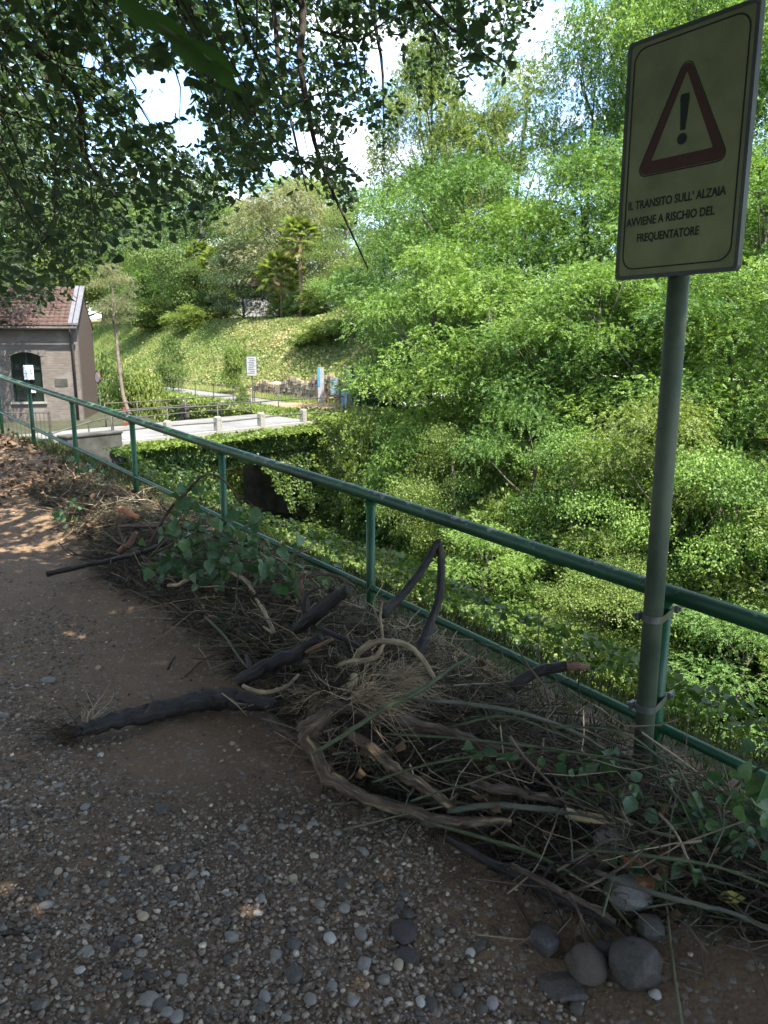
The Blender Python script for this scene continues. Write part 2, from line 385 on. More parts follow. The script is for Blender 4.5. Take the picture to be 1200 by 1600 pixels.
# footpath climbing along the far canal bank
fp = []
fr_ = np.linspace(33, 95, 40)
Vf = []; Ff = []
for i, s in enumerate(fr_):
    for v in (18.6, 21.0):
        x, y = SV(s, v+.25*math.sin(s*.3)); Vf.append((x, y, ROAD_Z+.012*max(0, s-29)+.05))
for i in range(len(fr_)-1): Ff.append((2*i, 2*i+1, 2*i+3, 2*i+2))
tag(link('footpath', mesh_np('footpath', Vf, Ff, M['road'])), kind='structure', label='pale footpath climbing along the far canal bank')
q = [SV(31.5, 18.8), SV(31.5, 22.8), SV(38, 22.6), SV(38, 18.9)]
sheet('dirt_apron', q, ROAD_Z+.075+.08, M['redpath'], 'reddish dirt patch where the footpath meets the road')

# ------------------------------------------------------------------ canal bridge
br = empty('canal_bridge', 'old stone canal bridge carrying the pale road, hung with ivy', 'bridge', tuple(BP(BL/2, 2.3, BED_Z)))
T0, T1 = .39*BL, .86*BL
def bpart(name, mb, mat): return local(br, mb.obj(name, mat))
A3 = np.array([BD[0], BD[1], 0]); N3 = np.array([BN[0], BN[1], 0]); Z3 = np.array([0, 0, 1.])
O3 = np.array([BA[0], BA[1], 0])
m = MB().prism([(-2.5, BED_Z-.6), (T0, BED_Z-.6), (T0, ROAD_Z-.01), (-2.5, ROAD_Z-.01)], 0, RW, O3, A3, Z3, N3); bpart('abutment', m, M['stone'])
m = MB().prism([(T1, BED_Z-.6), (BL+4, BED_Z-.6), (BL+4, ROAD_Z-.01), (T1, ROAD_Z-.01)], 0, RW, O3, A3, Z3, N3); bpart('abutment', m, M['stone'])
arc = [(T0, -3.1)]+[(T0+(T1-T0)*k/12, -3.1+.28*math.sin(math.pi*k/12)) for k in range(1, 12)]+[(T1, -3.1)]
m = MB().prism(arc+[(T1, ROAD_Z-.01), (T0, ROAD_Z-.01)], .003, RW-.003, O3, A3, Z3, N3); bpart('arch', m, M['stone'])
m = MB()
for k in range(13):
    t0 = T0+(T1-T0)*k/13; t1 = T0+(T1-T0)*(k+1)/13-.03
    f = lambda t: -3.1+.28*math.sin(math.pi*(t-T0)/(T1-T0))
    mm = MB().prism([(t0, f(t0)-.01), (t1, f(t1)-.01), (t1, f(t1)+.45), (t0, f(t0)+.45)], -.05, .3, O3, A3, Z3, N3)
    o = bpart('arch_stone', mm, M['bollard'])
m = MB().prism([(-2.5, ROAD_Z-.22), (BL+4, ROAD_Z-.22), (BL+4, ROAD_Z+.06), (-2.5, ROAD_Z+.06)], -.12, .11, O3, A3, Z3, N3); bpart('kerb', m, M['bollard'])

# bridge guard rails: near and far, bollards between
def guard(name, label, ts, n, top, rails, z0=ROAD_Z, grp=None):
    r = empty(name, label, 'railing', tuple(BP(ts[0], n, z0)))
    for t in ts:
        local(r, MB().tube([BP(t, n, z0-.05), BP(t, n, z0+top)], .026, 6).obj('post', M['iron'], smoothf=True))
    for h in rails:
        pts = [BP(t, n, z0+h+.02*math.sin(t)) for t in np.linspace(ts[0], ts[-1], 12)]
        local(r, MB().tube(pts, .028, 6).obj('rail', M['iron'], smoothf=True))
    return r
def t_at(px, n=0.0):
    k = (px-600)/F_PX; best = min(np.arange(-14, BL+9, .02), key=lambda t: abs(proj(BP(t, n, ROAD_Z+.4))[0]-px)); return float(best)
tb = [t_at(px, -.02) for px in (262, 340, 408, 474)]
guard('guard_rail', 'thin iron guard rail on stone posts along the near bridge edge', [t_at(175), t_at(262), t_at(340), t_at(408), t_at(474), t_at(537)], -.02, 1.08, (.42, 1.08))
for px, lab in ((262, 'shaded stone post on the bridge edge, farthest left'), (340, 'square stone post on the bridge edge above the ivy'), (408, 'square stone post in the middle of the bridge edge'), (474, 'pale square stone post on the bridge edge nearest the notice boards')):
    t = t_at(px, -.02)
    e = MB().box(BP(t, -.02, ROAD_Z+.24), (.24, .24, .72), math.atan2(BD[1], BD[0])).box(BP(t, -.02, ROAD_Z+.62), (.22, .22, .04), math.atan2(BD[1], BD[0]), .7).obj('stone_post', M['bollard'], bevel=.015)
    tag(e, lab, 'stone post', 'stone posts along the bridge edge')
guard('guard_rail', 'thin iron guard rail along the far side of the bridge', [t_at(x, RW) for x in (165, 215, 290, 345, 392)], RW, 1.0, (.35, .7, 1.0))
e = MB().box(BP(t_at(290, RW+.25), RW+.3, ROAD_Z+.3), (.3, .3, .9), .9).box(BP(t_at(290, RW+.25), RW+.3, ROAD_Z+.78), (.28, .28, .06), .9, .6).obj('stone_post', M['concrete'], bevel=.02)
tag(e, 'dark stone pillar behind the far guard rail of the bridge', 'stone post')
# path fence along the canal side of the footpath
r = empty('path_fence', 'thin iron fence beside the footpath above the far canal wall', 'fence', (*SV(36, 18), ROAD_Z))
fz = lambda s: ROAD_Z+.012*max(0, s-29)
sl = np.linspace(34, 70, 15)
for s in sl:
    x, y = SV(s, 17.9); local(r, MB().tube([(x, y, fz(s)-.1), (x, y, fz(s)+1.05)], .024, 5).obj('post', M['iron'], smoothf=True))
for h in (.55, 1.05):
    local(r, MB().tube([(*SV(s, 17.9), fz(s)+h) for s in sl], .02, 5).obj('rail', M['iron'], smoothf=True))

# concrete parapet at the left end of the bridge, with the shut green gate and dark fence before it
p0 = W(98, 690, 25.5); p1 = W(184, 690, 27.2); dd = p1-p0; ang = math.atan2(dd[1], dd[0]); c = (p0+p1)/2
o = MB().box((c[0], c[1], -1.75), (np.linalg.norm(dd[:2]), .55, 1.1), ang).box((c[0], c[1], -1.18), (np.linalg.norm(dd[:2])+.06, .62, .09), ang).obj('parapet', M['concrete'], bevel=.03)
tag(o, 'dark weathered concrete parapet at the left end of the bridge', 'parapet')
c = W(53, 690, 22.5); g = empty('green_gate', 'dark green metal panel gate low beside the towpath end', 'gate', (c[0], c[1], -2.2))
M['gate'] = m_plain('dark_green_sheet_metal', (.012, .045, .03), .5)
local(g, MB().box((c[0], c[1], -1.2), (.86, .04, .62), .05).obj('panel', M['gate']))
for dx in (-.45, .45): local(g, MB().box((c[0]+dx, c[1]+dx*.05, -1.35), (.05, .06, 1.3), .05).obj('post', M['gate']))
c = W(44, 660, 24.0); g = empty('iron_fence', 'dark iron bar fence before the brick building', 'fence', (c[0], c[1], -1.6))
for k in range(11): local(g, MB().tube([(c[0]-.62+k*.125, c[1], -1.5), (c[0]-.62+k*.125, c[1], c[2]+.3)], .011, 5).obj('bar', M['iron']))
for zz in (-1.45, c[2]+.3): local(g, MB().tube([(c[0]-.64, c[1], zz), (c[0]+.66, c[1], zz)], .018, 6).obj('rail', M['iron']))
for dx in (-.66, .68): local(g, MB().tube([(c[0]+dx, c[1], -2.0), (c[0]+dx, c[1], c[2]+.34)], .028, 6).obj('post', M['iron']))
g = empty('stair_handrail', 'thin dark handrail sloping beside the concrete parapet', 'handrail', tuple(W(140, 700, 24)))
local(g, MB().tube([W(72, 690, 13.5), W(120, 729, 11.5), W(185, 778, 9.4)], .014, 6).obj('rail', M['clamp']))
for p in ((95, 708, 12.6), (150, 752, 10.4), (185, 778, 9.4)):
    a = W(*p); local(g, MB().tube([a, a+np.array([0, 0, -1.6])], .013, 5).obj('post', M['iron']))
g = empty('handrail', 'thin iron handrail rising from the building to the road guard rail', 'handrail', tuple(W(140, 660, 27)))
local(g, MB().tube([W(82, 677, 25.5), W(138, 660, 26.5), W(176, 651, 27.5)], .024, 6).obj('rail', M['iron']))
for p in ((82, 677, 25.5), (138, 660, 26.5), (176, 651, 27.5)):
    a = W(*p); local(g, MB().tube([a, (a[0], a[1], -1.7)], .024, 5).obj('post', M['iron']))

# ------------------------------------------------------------------ brick building
def m_brick():
    m, t, p, out = mat_new('worn_brick_wall')
    c = N(t, 'ShaderNodeTexCoord'); b = N(t, 'ShaderNodeTexBrick', Scale=1.0)
    mp_ = N(t, 'ShaderNodeMapping'); t.links.new(c.outputs['UV'], mp_.inputs[0]); t.links.new(mp_.outputs[0], b.inputs['Vector'])
    b.inputs['Color1'].default_value = (.105, .085, .073, 1); b.inputs['Color2'].default_value = (.145, .122, .106, 1); b.inputs['Mortar'].default_value = (.13, .115, .1, 1)
    b.inputs['Brick Width'].default_value = .26; b.inputs['Row Height'].default_value = .075; b.inputs['Mortar Size'].default_value = .012
    n = N(t, 'ShaderNodeTexNoise', Scale=1.1, Detail=7.0, Roughness=.6); t.links.new(c.outputs['Object'], n.inputs['Vector'])
    k = ramp(t, [(0, 0, 0), (1, 1, 1)], [.5, .6]); t.links.new(n.outputs['Fac'], k.inputs[0])
    mm = N(t, 'ShaderNodeMix'); mm.data_type = 'RGBA'; t.links.new(k.outputs[0], mm.inputs[0]); t.links.new(b.outputs['Color'], mm.inputs[6])
    mm.inputs[7].default_value = (.19, .17, .152, 1)
    m3 = N(t, 'ShaderNodeMath', operation='MULTIPLY'); t.links.new(k.outputs[0], m3.inputs[0]); m3.inputs[1].default_value = .6; t.links.new(m3.outputs[0], mm.inputs[0])
    t.links.new(mm.outputs[2], p.inputs['Base Color']); p.inputs['Roughness'].default_value = .9
    bu = N(t, 'ShaderNodeBump', Strength=.7, Distance=.02, invert=True); t.links.new(b.outputs['Fac'], bu.inputs['Height']); t.links.new(bu.outputs[0], p.inputs['Normal'])
    return m
M['brick'] = m_brick()
M['shade_brick'] = m_noise('shaded_gable_brick', [(.05, .037, .03), (.085, .062, .05), (.11, .082, .066)], 8, .9, .6, 20, stretch=(1, 1, 6))  # same brick darkened: the gable side's shade is put into the colour
M['tile'] = m_noise('terracotta_roof_tiles', [(.045, .027, .023), (.072, .043, .036), (.085, .06, .052)], 5, .85, .2, 30)
M['glassdark'] = m_plain('dark_green_window_frame', (.01, .02, .016), .3)
M['paper'] = m_plain('printed_paper', (.7, .74, .78), .7)
M['pane'] = m_plain('dark_window_glass', (.008, .014, .012), .08, 0, .6)
HC = W(130, 655, 36.0)[:2]; HF = np.array([-.98, -.2]); HF /= np.linalg.norm(HF); HS = np.array([HF[1], -HF[0]])   # along the front, into the depth
hs = empty('brick_building', 'small brick lock keeper building with tiled roof and arched dark window', 'building', (HC[0], HC[1], ROAD_Z))
F3 = np.array([HF[0], HF[1], 0]); D3 = np.array([HS[0], HS[1], 0]); H3 = np.array([HC[0], HC[1], 0])
ZE, ZR, HD, HW = 2.72, 4.35, 4.6, 7.5
def hp(a, n, z): return H3+F3*a+D3*n+np.array([0, 0, z])
def hpart(name, mb, mat, parent=None, **k): return local(hs, mb.obj(name, mat, **k))
def uv_wall(o):
    me = o.data; uv = me.uv_layers.new(name='UVMap')
    for p in me.polygons:
        n = p.normal
        for li in p.loop_indices:
            co = me.vertices[me.loops[li].vertex_index].co
            q = np.array(co)-H3
            u = np.dot(q, F3) if abs(np.dot(np.array(n), D3)) > .5 else np.dot(q, D3)
            uv.data[li].uv = (u, co.z)
WA0, WA1, WZ0, WZ1 = 1.62, 2.92, -.72, 1.5
def archz(a): return WZ1-.18*((a-(WA0+WA1)/2)/((WA1-WA0)/2))**2
arcp = [(WA0+(WA1-WA0)*k/8, archz(WA0+(WA1-WA0)*k/8)) for k in range(9)]
m = MB()
for poly in ([(0, -2.2), (WA0, -2.2), (WA0, ZE), (0, ZE)], [(WA1, -2.2), (HW, -2.2), (HW, ZE), (WA1, ZE)],
             [(WA0, -2.2), (WA1, -2.2), (WA1, WZ0), (WA0, WZ0)], arcp+[(WA1, ZE), (WA0, ZE)]):
    m.prism(poly, 0, .4, H3, F3, Z3, D3)
o = hpart('wall', m, M['brick']); uv_wall(o)
for g0, g1 in ((0, .35), (HW-.35, HW)):
    hpart('gable_wall', MB().prism([(.4, -2.2), (HD, -2.2), (HD, ZE), (HD/2, ZR-.06), (.4, ZE+.2)], g0, g1, H3, D3, Z3, F3), M['shade_brick'])
m = MB().prism([(.35, -2.2), (HW-.35, -2.2), (HW-.35, ZE), (.35, ZE)], HD-.35, HD-.003, H3, F3, Z3, D3); hpart('wall', m, M['shade_brick'])
m = MB().prism([(-.16, -2.2), (.45, -2.2), (.45, ZE-.25), (-.16, ZE-.25)], -.1, -.003, H3, F3, Z3, D3); m = None
# voussoirs over the window
m = MB(); cxa = (WA0+WA1)/2
for k in range(19):
    a0 = WA0-.12+(WA1-WA0+.24)*k/19; a1 = a0+(WA1-WA0+.24)/19-.018; fan = lambda a, z: cxa+(a-cxa)*(1+.22*(z))
    z0, z1 = archz(np.clip(a0, WA0, WA1)), archz(np.clip(a1, WA0, WA1))
    m.prism([(a0, z0), (a1, z1), (fan(a1, 1), z1+.36), (fan(a0, 1), z0+.36)], -.025, .1, H3, F3, Z3, D3)
hpart('window_arch', m, M['brick'])
m = MB().prism([(WA0-.12, WZ0-.1), (WA1+.12, WZ0-.1), (WA1+.12, WZ0), (WA0-.12, WZ0)], -.09, .3, H3, F3, Z3, D3); hpart('window_sill', m, M['bollard'])
m = MB()
for a0, a1, z0, z1 in ((WA0, WA0+.07, WZ0, WZ1-.16), (WA1-.07, WA1, WZ0, WZ1-.16), (cxa-.03, cxa+.03, WZ0, WZ1), (WA0+.07, WA1-.07, WZ0, WZ0+.08), (WA0+.07, WA1-.07, .72, .78)):
    m.prism([(a0, z0), (a1, z0), (a1, z1), (a0, z1)], .14, .2, H3, F3, Z3, D3)
wn = hpart('window', m, M['glassdark'])
pn = MB().prism([(WA0, WZ0)]+[(WA1, WZ0)]+arcp[::-1], .21, .23, H3, F3, Z3, D3).obj('pane', M['pane']); local(hs, pn); pn.parent = wn; pn.matrix_parent_inverse = Matrix(); wn_inv = None
wn.parent = hs; wn.matrix_parent_inverse = Matrix.Translation(hs.location).inverted()
for (a0, a1, z0, z1) in ((2.0, 2.42, .55, .92), (2.0, 2.42, .28, .53), (1.98, 2.3, -.32, -.1)):
    s_ = MB().prism([(a0, z0), (a1, z0), (a1, z1), (a0, z1)], .12, .134, H3, F3, Z3, D3).obj('notice_sheet', M['paper']); s_.parent = wn
# roof: courses of tiles, each course stepped and ribbed
rf_dir = np.array([HD/2+.35, ZR-ZE+.2]); rl = np.linalg.norm(rf_dir); rf_dir /= rl
def roofp(a, q, up): # a along front, q up the slope, up off the slope
    return hp(a, -.35+rf_dir[0]*q-rf_dir[1]*up, ZE-.08+rf_dir[1]*q+rf_dir[0]*up)
V = []; Fz = []
nrow, ncol = 11, 34
for r_ in range(nrow):
    q0 = rl*r_/nrow; q1 = rl*(r_+1)/nrow+.05; cw = (HW+.1)/ncol
    for c_ in range(ncol):
        a0 = .28+c_*cw; jit = .012*random.random()
        b = len(V)
        for q, lift in ((q0, .065), (q1, .02)):
            for k in range(5):
                a = a0+cw*k/4; V.append(tuple(roofp(a, q, lift+jit+.032*math.sin(math.pi*k/4))))
        for k in range(4): Fz.append((b+k, b+k+1, b+6+k, b+5+k))
        b2 = len(V)
        for k in range(5):
            a = a0+cw*k/4; V.append(tuple(roofp(a, q0, jit)))
        for k in range(4): Fz.append((b2+k, b2+k+1, b+k+1, b+k))
rt = link('roof_tiles', mesh_np('roof_tiles', V, Fz, M['tile'])); tag(rt, 'rows of reddish terracotta roof tiles', kind='stuff')
m = MB()
m.prism([(-.33, ZE-.16), (HD/2, ZR-.06), (HD+.3, ZE-.14), (HD+.3, ZE-.06), (HD/2, ZR+.0), (-.33, ZE-.1)], -.02, HW+.1, H3, D3, Z3, F3)
roof = hpart('roof', m, M['tile']); local(hs, rt); rt.parent = roof
M['flash'] = m_noise('grey_roof_flashing', [(.1, .1, .115), (.15, .15, .17)], 4, .5, .1, metallic=.2)
m = MB()
for k0, k1 in ((-.16, .06), (.1, .27)):
    m.prism([(-.36, ZE-.02), (HD/2, ZR+.16), (HD/2, ZR+.24), (-.36, ZE+.07)], k0, k1, H3, D3, Z3, F3)
hpart('verge_flashing', m, M['flash'])
hpart('gutter', MB().tube([hp(-.1, -.42, ZE-.16), hp(HW, -.42, ZE-.16)], .07, 8), M['iron'], smoothf=True)
hpart('downpipe', MB().tube([hp(.2, -.42, ZE-.18), hp(.2, -.2, ZE-.5), hp(.2, -.1, ZE-.7), hp(.2, -.1, -1.8)], .06, 8), M['iron'], smoothf=True)
hpart('wall_plate', MB().prism([(.55, -.05), (1.1, -.05), (1.1, .3), (.55, .3)], -.02, .1, H3, F3, Z3, D3), M['concrete'])

# ------------------------------------------------------------------ signs and boards by the road
def zg(px, py, d): p = W(px, py, d); return p
def standing(px, py, d): p = W(px, py, d); return p[0], p[1]
M['white'] = m_noise('dirty_white_panel', [(.3, .3, .3), (.42, .42, .42)], 6, .5, .05)
M['print'] = m_plain('dark_grey_print', (.12, .13, .16), .6)
M['blue'] = m_plain('blue_panel', (.07, .3, .5), .5); M['red'] = m_plain('red_sign_paint', (.22, .04, .03), .5)
M['wood'] = m_noise('brown_wood', [(.12, .08, .05), (.2, .14, .09)], 8, .8, .3, 30, stretch=(4, 4, .6))
d = 44.0
x, y = standing(395, 633, d); r = empty('information_sign', 'tall grey information sign on a post beside the footpath', 'sign', (x, y, ROAD_Z), -.15)
def lbox(parent, name, c, dim, mat, bevel=0):
    o = MB().box(c, dim).obj(name, mat, parent, bevel=bevel); return o
lbox(r, 'post', (0, .05, .9), (.07, .07, 1.8), M['galv']); pb = lbox(r, 'panel', (0, 0, 2.28), (.6, .06, 1.1), M['iron'])
lbox(pb, 'printed_face', (.02, -.036, 2.28), (.56, .012, 1.06), M['white'])
mm = MB()
for k in range(9): mm.box((.02+.05*math.sin(k*2.1), -.045, 2.7-.1*k), (.34+.08*math.sin(k*3.3), .006, .035))
mm.obj('text_lines', M['print'], pb)
x, y = standing(502, 629, 45); r = empty('totem_sign', 'tall narrow white and blue totem sign by the stone wall', 'sign', (x, y, ROAD_Z), -.35)
lbox(r, 'panel', (0, 0, 1.2), (.34, .1, 2.0), M['white']); lbox(r, 'blue_strip', (-.1, -.055, 1.65), (.14, .012, 1.1), M['blue']); lbox(r, 'base', (0, 0, .1), (.38, .16, .2), M['print'])
x, y = standing(509, 630, 44.6); o = MB().box((x, y, ROAD_Z+.62), (.16, .16, 1.25), .2).box((x, y, ROAD_Z+1.27), (.2, .2, .06), .2).obj('wooden_post', M['wood']); tag(o, 'short dark wooden post between totem sign and notice board', 'post')
x, y = standing(523, 630, 44.3); r = empty('notice_board', 'white notice board on two wooden posts by the road', 'notice board', (x, y, ROAD_Z), -.25)
for sx in (-.3, .3): lbox(r, 'post', (sx, 0, .85), (.08, .08, 1.7), M['wood'])
lbox(r, 'panel', (0, -.02, 1.15), (.5, .04, .95), M['white']); lbox(r, 'rail', (0, 0, .55), (.52, .06, .12), M['wood'])
mm = MB()
for k in range(5): mm.box((.02*math.sin(k*5), -.045, 1.5-.15*k), (.3, .006, .05))
mm.obj('text_lines', M['blue'], r)
x, y = standing(538, 636, 42.6); r = empty('blue_sign', 'low blue and white sign panel beside the green kiosk', 'sign', (x, y, ROAD_Z), -.2)
lbox(r, 'panel', (0, 0, .5), (.3, .05, .95), M['blue']); lbox(r, 'printed_face', (.05, -.03, .42), (.18, .012, .7), M['white'])
# green kiosk grown over
x, y = standing(570, 640, 43.5); r = empty('kiosk', 'dark green metal kiosk half hidden under foliage', 'kiosk', (x, y, ROAD_Z), .35)
M['kiosk'] = m_noise('green_sheet_metal', [(.03, .06, .04), (.06, .11, .075)], 3, .5, .1)
lbox(r, 'wall', (0, 0, 1.1), (1.9, 1.5, 2.2), M['kiosk']); lbox(r, 'roof', (0, 0, 2.26), (2.1, 1.7, .1), M['redpath']); lbox(r, 'door', (-.4, -.765, 1.0), (.7, .02, 1.9), M['gate']); lbox(r, 'corner_post', (-.95, -.75, 1.1), (.1, .1, 2.2), M['gate'])
# round sign by the building
p = W(157, 655, 35); r = empty('round_sign', 'round white prohibition sign with red rim beside the brick building', 'sign', (p[0], p[1], ROAD_Z), -.8)
def disc(name, rad, y0, y1, z, mat, parent):
    n = 20; pts = [(rad*math.cos(2*math.pi*k/n), rad*math.sin(2*math.pi*k/n)) for k in range(n)]
    return MB().prism(pts, y0, y1, (0, 0, z), (1, 0, 0), (0, 0, 1), (0, 1, 0)).obj(name, mat, parent)
disc('plate', .29, 0, .02, 2.0, M['red'], r); disc('white_face', .22, -.008, -.001, 2.0, M['white'], r)
MB().tube([(0, .05, -.1), (0, .05, 2.3)], .03, 8).obj('post', M['galv'], r)
p = W(196, 660, 33); r = empty('barrier_post', 'low weathered red and brown barrier post at the road edge', 'post', (p[0], p[1], ROAD_Z))
for k in range(5): lbox(r, 'stripe', (0, 0, .1+.16*k), (.09, .09, .16), M['red'] if k % 2 == 0 else M['wood'])

# rubble retaining wall
sw = empty('retaining_wall', 'rubble stone retaining wall under the grassy slope behind the road', 'wall', (*SV(40, 23.4), ROAD_Z))
m = MB()
for s in np.arange(33, 48, .32):
    hgt = 1.9-.09*(s-33)+.2*math.sin(s*1.7)
    z = ROAD_Z+.05
    while z < ROAD_Z+hgt:
        dz = .16+.14*random.random(); x, y = SV(s+.16*random.random(), 23.32+.07*random.random())
        m.box((x, y, z+dz/2), (.22+.16*random.random(), .4, dz*.92), math.atan2(NV[1], NV[0])-math.pi/2+.1*(random.random()-.5), .86); z += dz
M['rubble'] = m_noise('rubble_stone', [(.14, .11, .075), (.25, .2, .14), (.34, .29, .22)], 2.2, .9, .5, 9, bdist=.05)
o = m.obj('stones', M['rubble']); tag(o, 'uneven rubble stones laid in rough courses', kind='stuff'); local(sw, o)
# white house on the hill with a teal bench
p = W(402, 492, 80); r = empty('white_house', 'white house wall glimpsed on the hilltop under the trees', 'house', (p[0], p[1], p[2]-1.2), .1)
lbox(r, 'wall', (0, 2.2, 2.0), (5.5, 4, 4.0), M['white'])
MB().prism([(-2.5, 4.0), (2.5, 4.0), (0, 5.4)], -3, 3, (0, 2.2, 0), (0, 1, 0), (0, 0, 1), (1, 0, 0)).obj('roof', M['tile'], r)
for xx in (-.9, 1.6): w_ = lbox(r, 'window', (xx, .19, 2.6), (.7, .06, 1.0), M['print'])
p = W(374, 489, 74); r = empty('bench', 'teal slatted bench on the hilltop lawn', 'bench', (p[0], p[1], p[2]), .1)
M['teal'] = m_plain('teal_paint', (.06, .28, .25), .5)
for k in range(4): lbox(r, 'slat', (0, -.02*k, .45+.16*k), (1.3, .05, .1), M['teal'])
lbox(r, 'seat', (0, -.28, .42), (1.3, .45, .05), M['teal'])
for sx in (-.55, .55): lbox(r, 'leg', (sx, -.2, .2), (.07, .4, .42), M['iron'])

# ------------------------------------------------------------------ green railing along the towpath
rl_ = empty('railing', 'green painted pipe railing with peeling paint along the towpath edge', 'railing', tuple(R0-np.array([0, 0, .9])))
kk = np.arange(-3, 9.01, .5)
wv_ = np.random.default_rng(3); top = [R0+RSTEP*k+np.array([0, 0, .004*math.sin(k*2.2)])+wv_.normal(0, .0016, 3) for k in kk]
local(rl_, MB().tube(top, .0315, 16).obj('top_rail', M['rail'], smoothf=True))
gap = .52
local(rl_, MB().tube([q-np.array([0, 0, gap]) for q in top], .0195, 12).obj('bottom_rail', M['rail_post'], smoothf=True))
for k in range(-3, 9):
    q = R0+RSTEP*k; zb = float(zground(*toSV(q[0], q[1])))-.25
    local(rl_, MB().tube([(q[0], q[1], zb), (q[0], q[1], q[2]-.025)], .0245, 12).obj('post', M['rail_post'], smoothf=True))
    local(rl_, MB().tube([(q[0], q[1], q[2]-.048), (q[0], q[1], q[2]-.037), (q[0], q[1], q[2]-.024)], [.0252, .029, .032], 12, .06, False, k+9).obj('weld', M['rail_post'], smoothf=True))

# ------------------------------------------------------------------ warning sign
K = .94
yL, yR = 2.9*K, 2.53*K; xL, xR = .29*yL, .438*yR
Lp = np.array([xL, yL, CAM_Z+.083*yL]); Rp = np.array([xR, yR, CAM_Z+.083*yL]); wd = np.linalg.norm((Rp-Lp)[:2]); ht = .263*yL*1.0
SX = (Rp-Lp)/wd; SZ = np.array([0, 0, 1.]); SN = np.cross(SX, SZ)        # SN points at the viewer
if np.dot(SN, -Lp) < 0: SN = -SN
mid = Lp+SX*wd*.47
postp = mid-SN*.05
ws = empty('warning_sign', 'green tinted white warning sign with a red triangle, clamped to the railing post', 'sign', (postp[0], postp[1], 0.1))
local(ws, MB().tube([(postp[0], postp[1], -.1), (postp[0], postp[1], CAM_Z+.083*yL+.5)], .034, 16).obj('post', M['galv'], smoothf=True))
def m_signface():  # grime plus the green foliage bounce put into the sheet colour
    m, t, p, out = mat_new('grimy_green_cast_sheet')
    c = N(t, 'ShaderNodeTexCoord'); n = N(t, 'ShaderNodeTexNoise', Scale=7.0, Detail=6.0, Roughness=.6); t.links.new(c.outputs['Object'], n.inputs['Vector'])
    r = ramp(t, [(.21, .25, .12), (.28, .32, .155), (.36, .39, .21)], [.3, .5, .75]); t.links.new(n.outputs['Fac'], r.inputs[0]); t.links.new(r.outputs[0], p.inputs['Base Color'])
    p.inputs['Roughness'].default_value = .5; return m
M['face'] = m_signface(); M['signred'] = m_noise('faded_red_sheet', [(.085, .036, .03), (.115, .05, .042)], 9, .5, 0); M['signblack'] = m_plain('black_print', (.012, .03, .025), .55); M['signback'] = m_plain('sign_back_metal', (.1, .12, .12), .5, .3)
def rrect(x0, x1, z0, z1, r, n=6):
    pts = []
    for cx_, cz_, a0 in ((x1-r, z0+r, -90), (x1-r, z1-r, 0), (x0+r, z1-r, 90), (x0+r, z0+r, 180)):
        for k in range(n+1): a = math.radians(a0+90*k/n); pts.append((cx_+r*math.cos(a), cz_+r*math.sin(a)))
    return pts
mb = MB().prism(rrect(0, wd, 0, ht, .012), -.002, .006, Lp, SX, SZ, SN)
panel = local(ws, mb.obj('panel', M['face']))
def ring(outer, inner, h0, h1, name, mat, o=Lp):
    m = MB(); n = len(outer)
    for h in (h0, h1):
        for P_ in (outer, inner):
            for p in P_: m.v.append(tuple(o+SX*p[0]+SZ*p[1]+SN*h))
    for i in range(n):
        j = (i+1) % n
        m.f += [[2*n+i, 2*n+j, 3*n+j, 3*n+i], [j, i, n+i, n+j], [i, j, 2*n+j, 2*n+i], [n+j, n+i, 3*n+i, 3*n+j]]
    ob = m.obj(name, mat); ob.parent = panel; return ob
ring(rrect(-.004, wd+.004, -.004, ht+.004, .016), rrect(.008, wd-.008, .008, ht-.008, .012), -.014, .0085, 'rim', M['signback'])
ring(rrect(.02, wd-.02, .026, ht-.02, .045), rrect(.0245, wd-.0245, .0305, ht-.0245, .0415), .0063, .0072, 'border_line', M['signblack'])
def rtri(cx, zb, w_, h_, r, n=5):
    P_ = [(cx-w_/2, zb), (cx+w_/2, zb), (cx, zb+h_)]; out = []
    for i in range(3):
        a, b, c_ = np.array(P_[i-1]), np.array(P_[i]), np.array(P_[(i+1) % 3])
        u1 = (a-b)/np.linalg.norm(a-b); u2 = (c_-b)/np.linalg.norm(c_-b); an = math.acos(np.dot(u1, u2)); dd_ = r/math.tan(an/2)
        cen = b+(u1+u2)/np.linalg.norm(u1+u2)*r/math.sin(an/2); s_ = b+u1*dd_-cen; e_ = b+u2*dd_-cen
        a0 = math.atan2(s_[1], s_[0]); a1 = math.atan2(e_[1], e_[0])
        while a1 < a0: a1 += 2*math.pi
        if a1-a0 > math.pi: a1 -= 2*math.pi
        for k in range(n+1): aa = a0+(a1-a0)*k/n; out.append((cen[0]+r*math.cos(aa), cen[1]+r*math.sin(aa)))
    return out
cxs = wd*.5; zb = ht*.44
ring(rtri(cxs, zb-.006, wd*.765, ht*.47, .024), rtri(cxs, zb-.002, wd*.742, ht*.455, .021), .0063, .007, 'triangle_outline', M['signblack'])
ring(rtri(cxs, zb, wd*.73, ht*.445, .02), rtri(cxs, zb+.038, wd*.5, ht*.33, .004), .0064, .0078, 'warning_triangle', M['signred'])
m = MB().prism([(cxs-.008, zb+.108), (cxs+.008, zb+.108), (cxs+.0155, zb+.2), (cxs+.0125, zb+.21), (cxs-.0125, zb+.21), (cxs-.0155, zb+.2)], .0064, .0078, Lp, SX, SZ, SN)
m.prism([(cxs+.0165*math.cos(2*math.pi*k/16), zb+.083+.0165*math.sin(2*math.pi*k/16)) for k in range(16)], .0064, .0078, Lp, SX, SZ, SN)
o = m.obj('exclamation_mark', M['signblack']); o.parent = panel
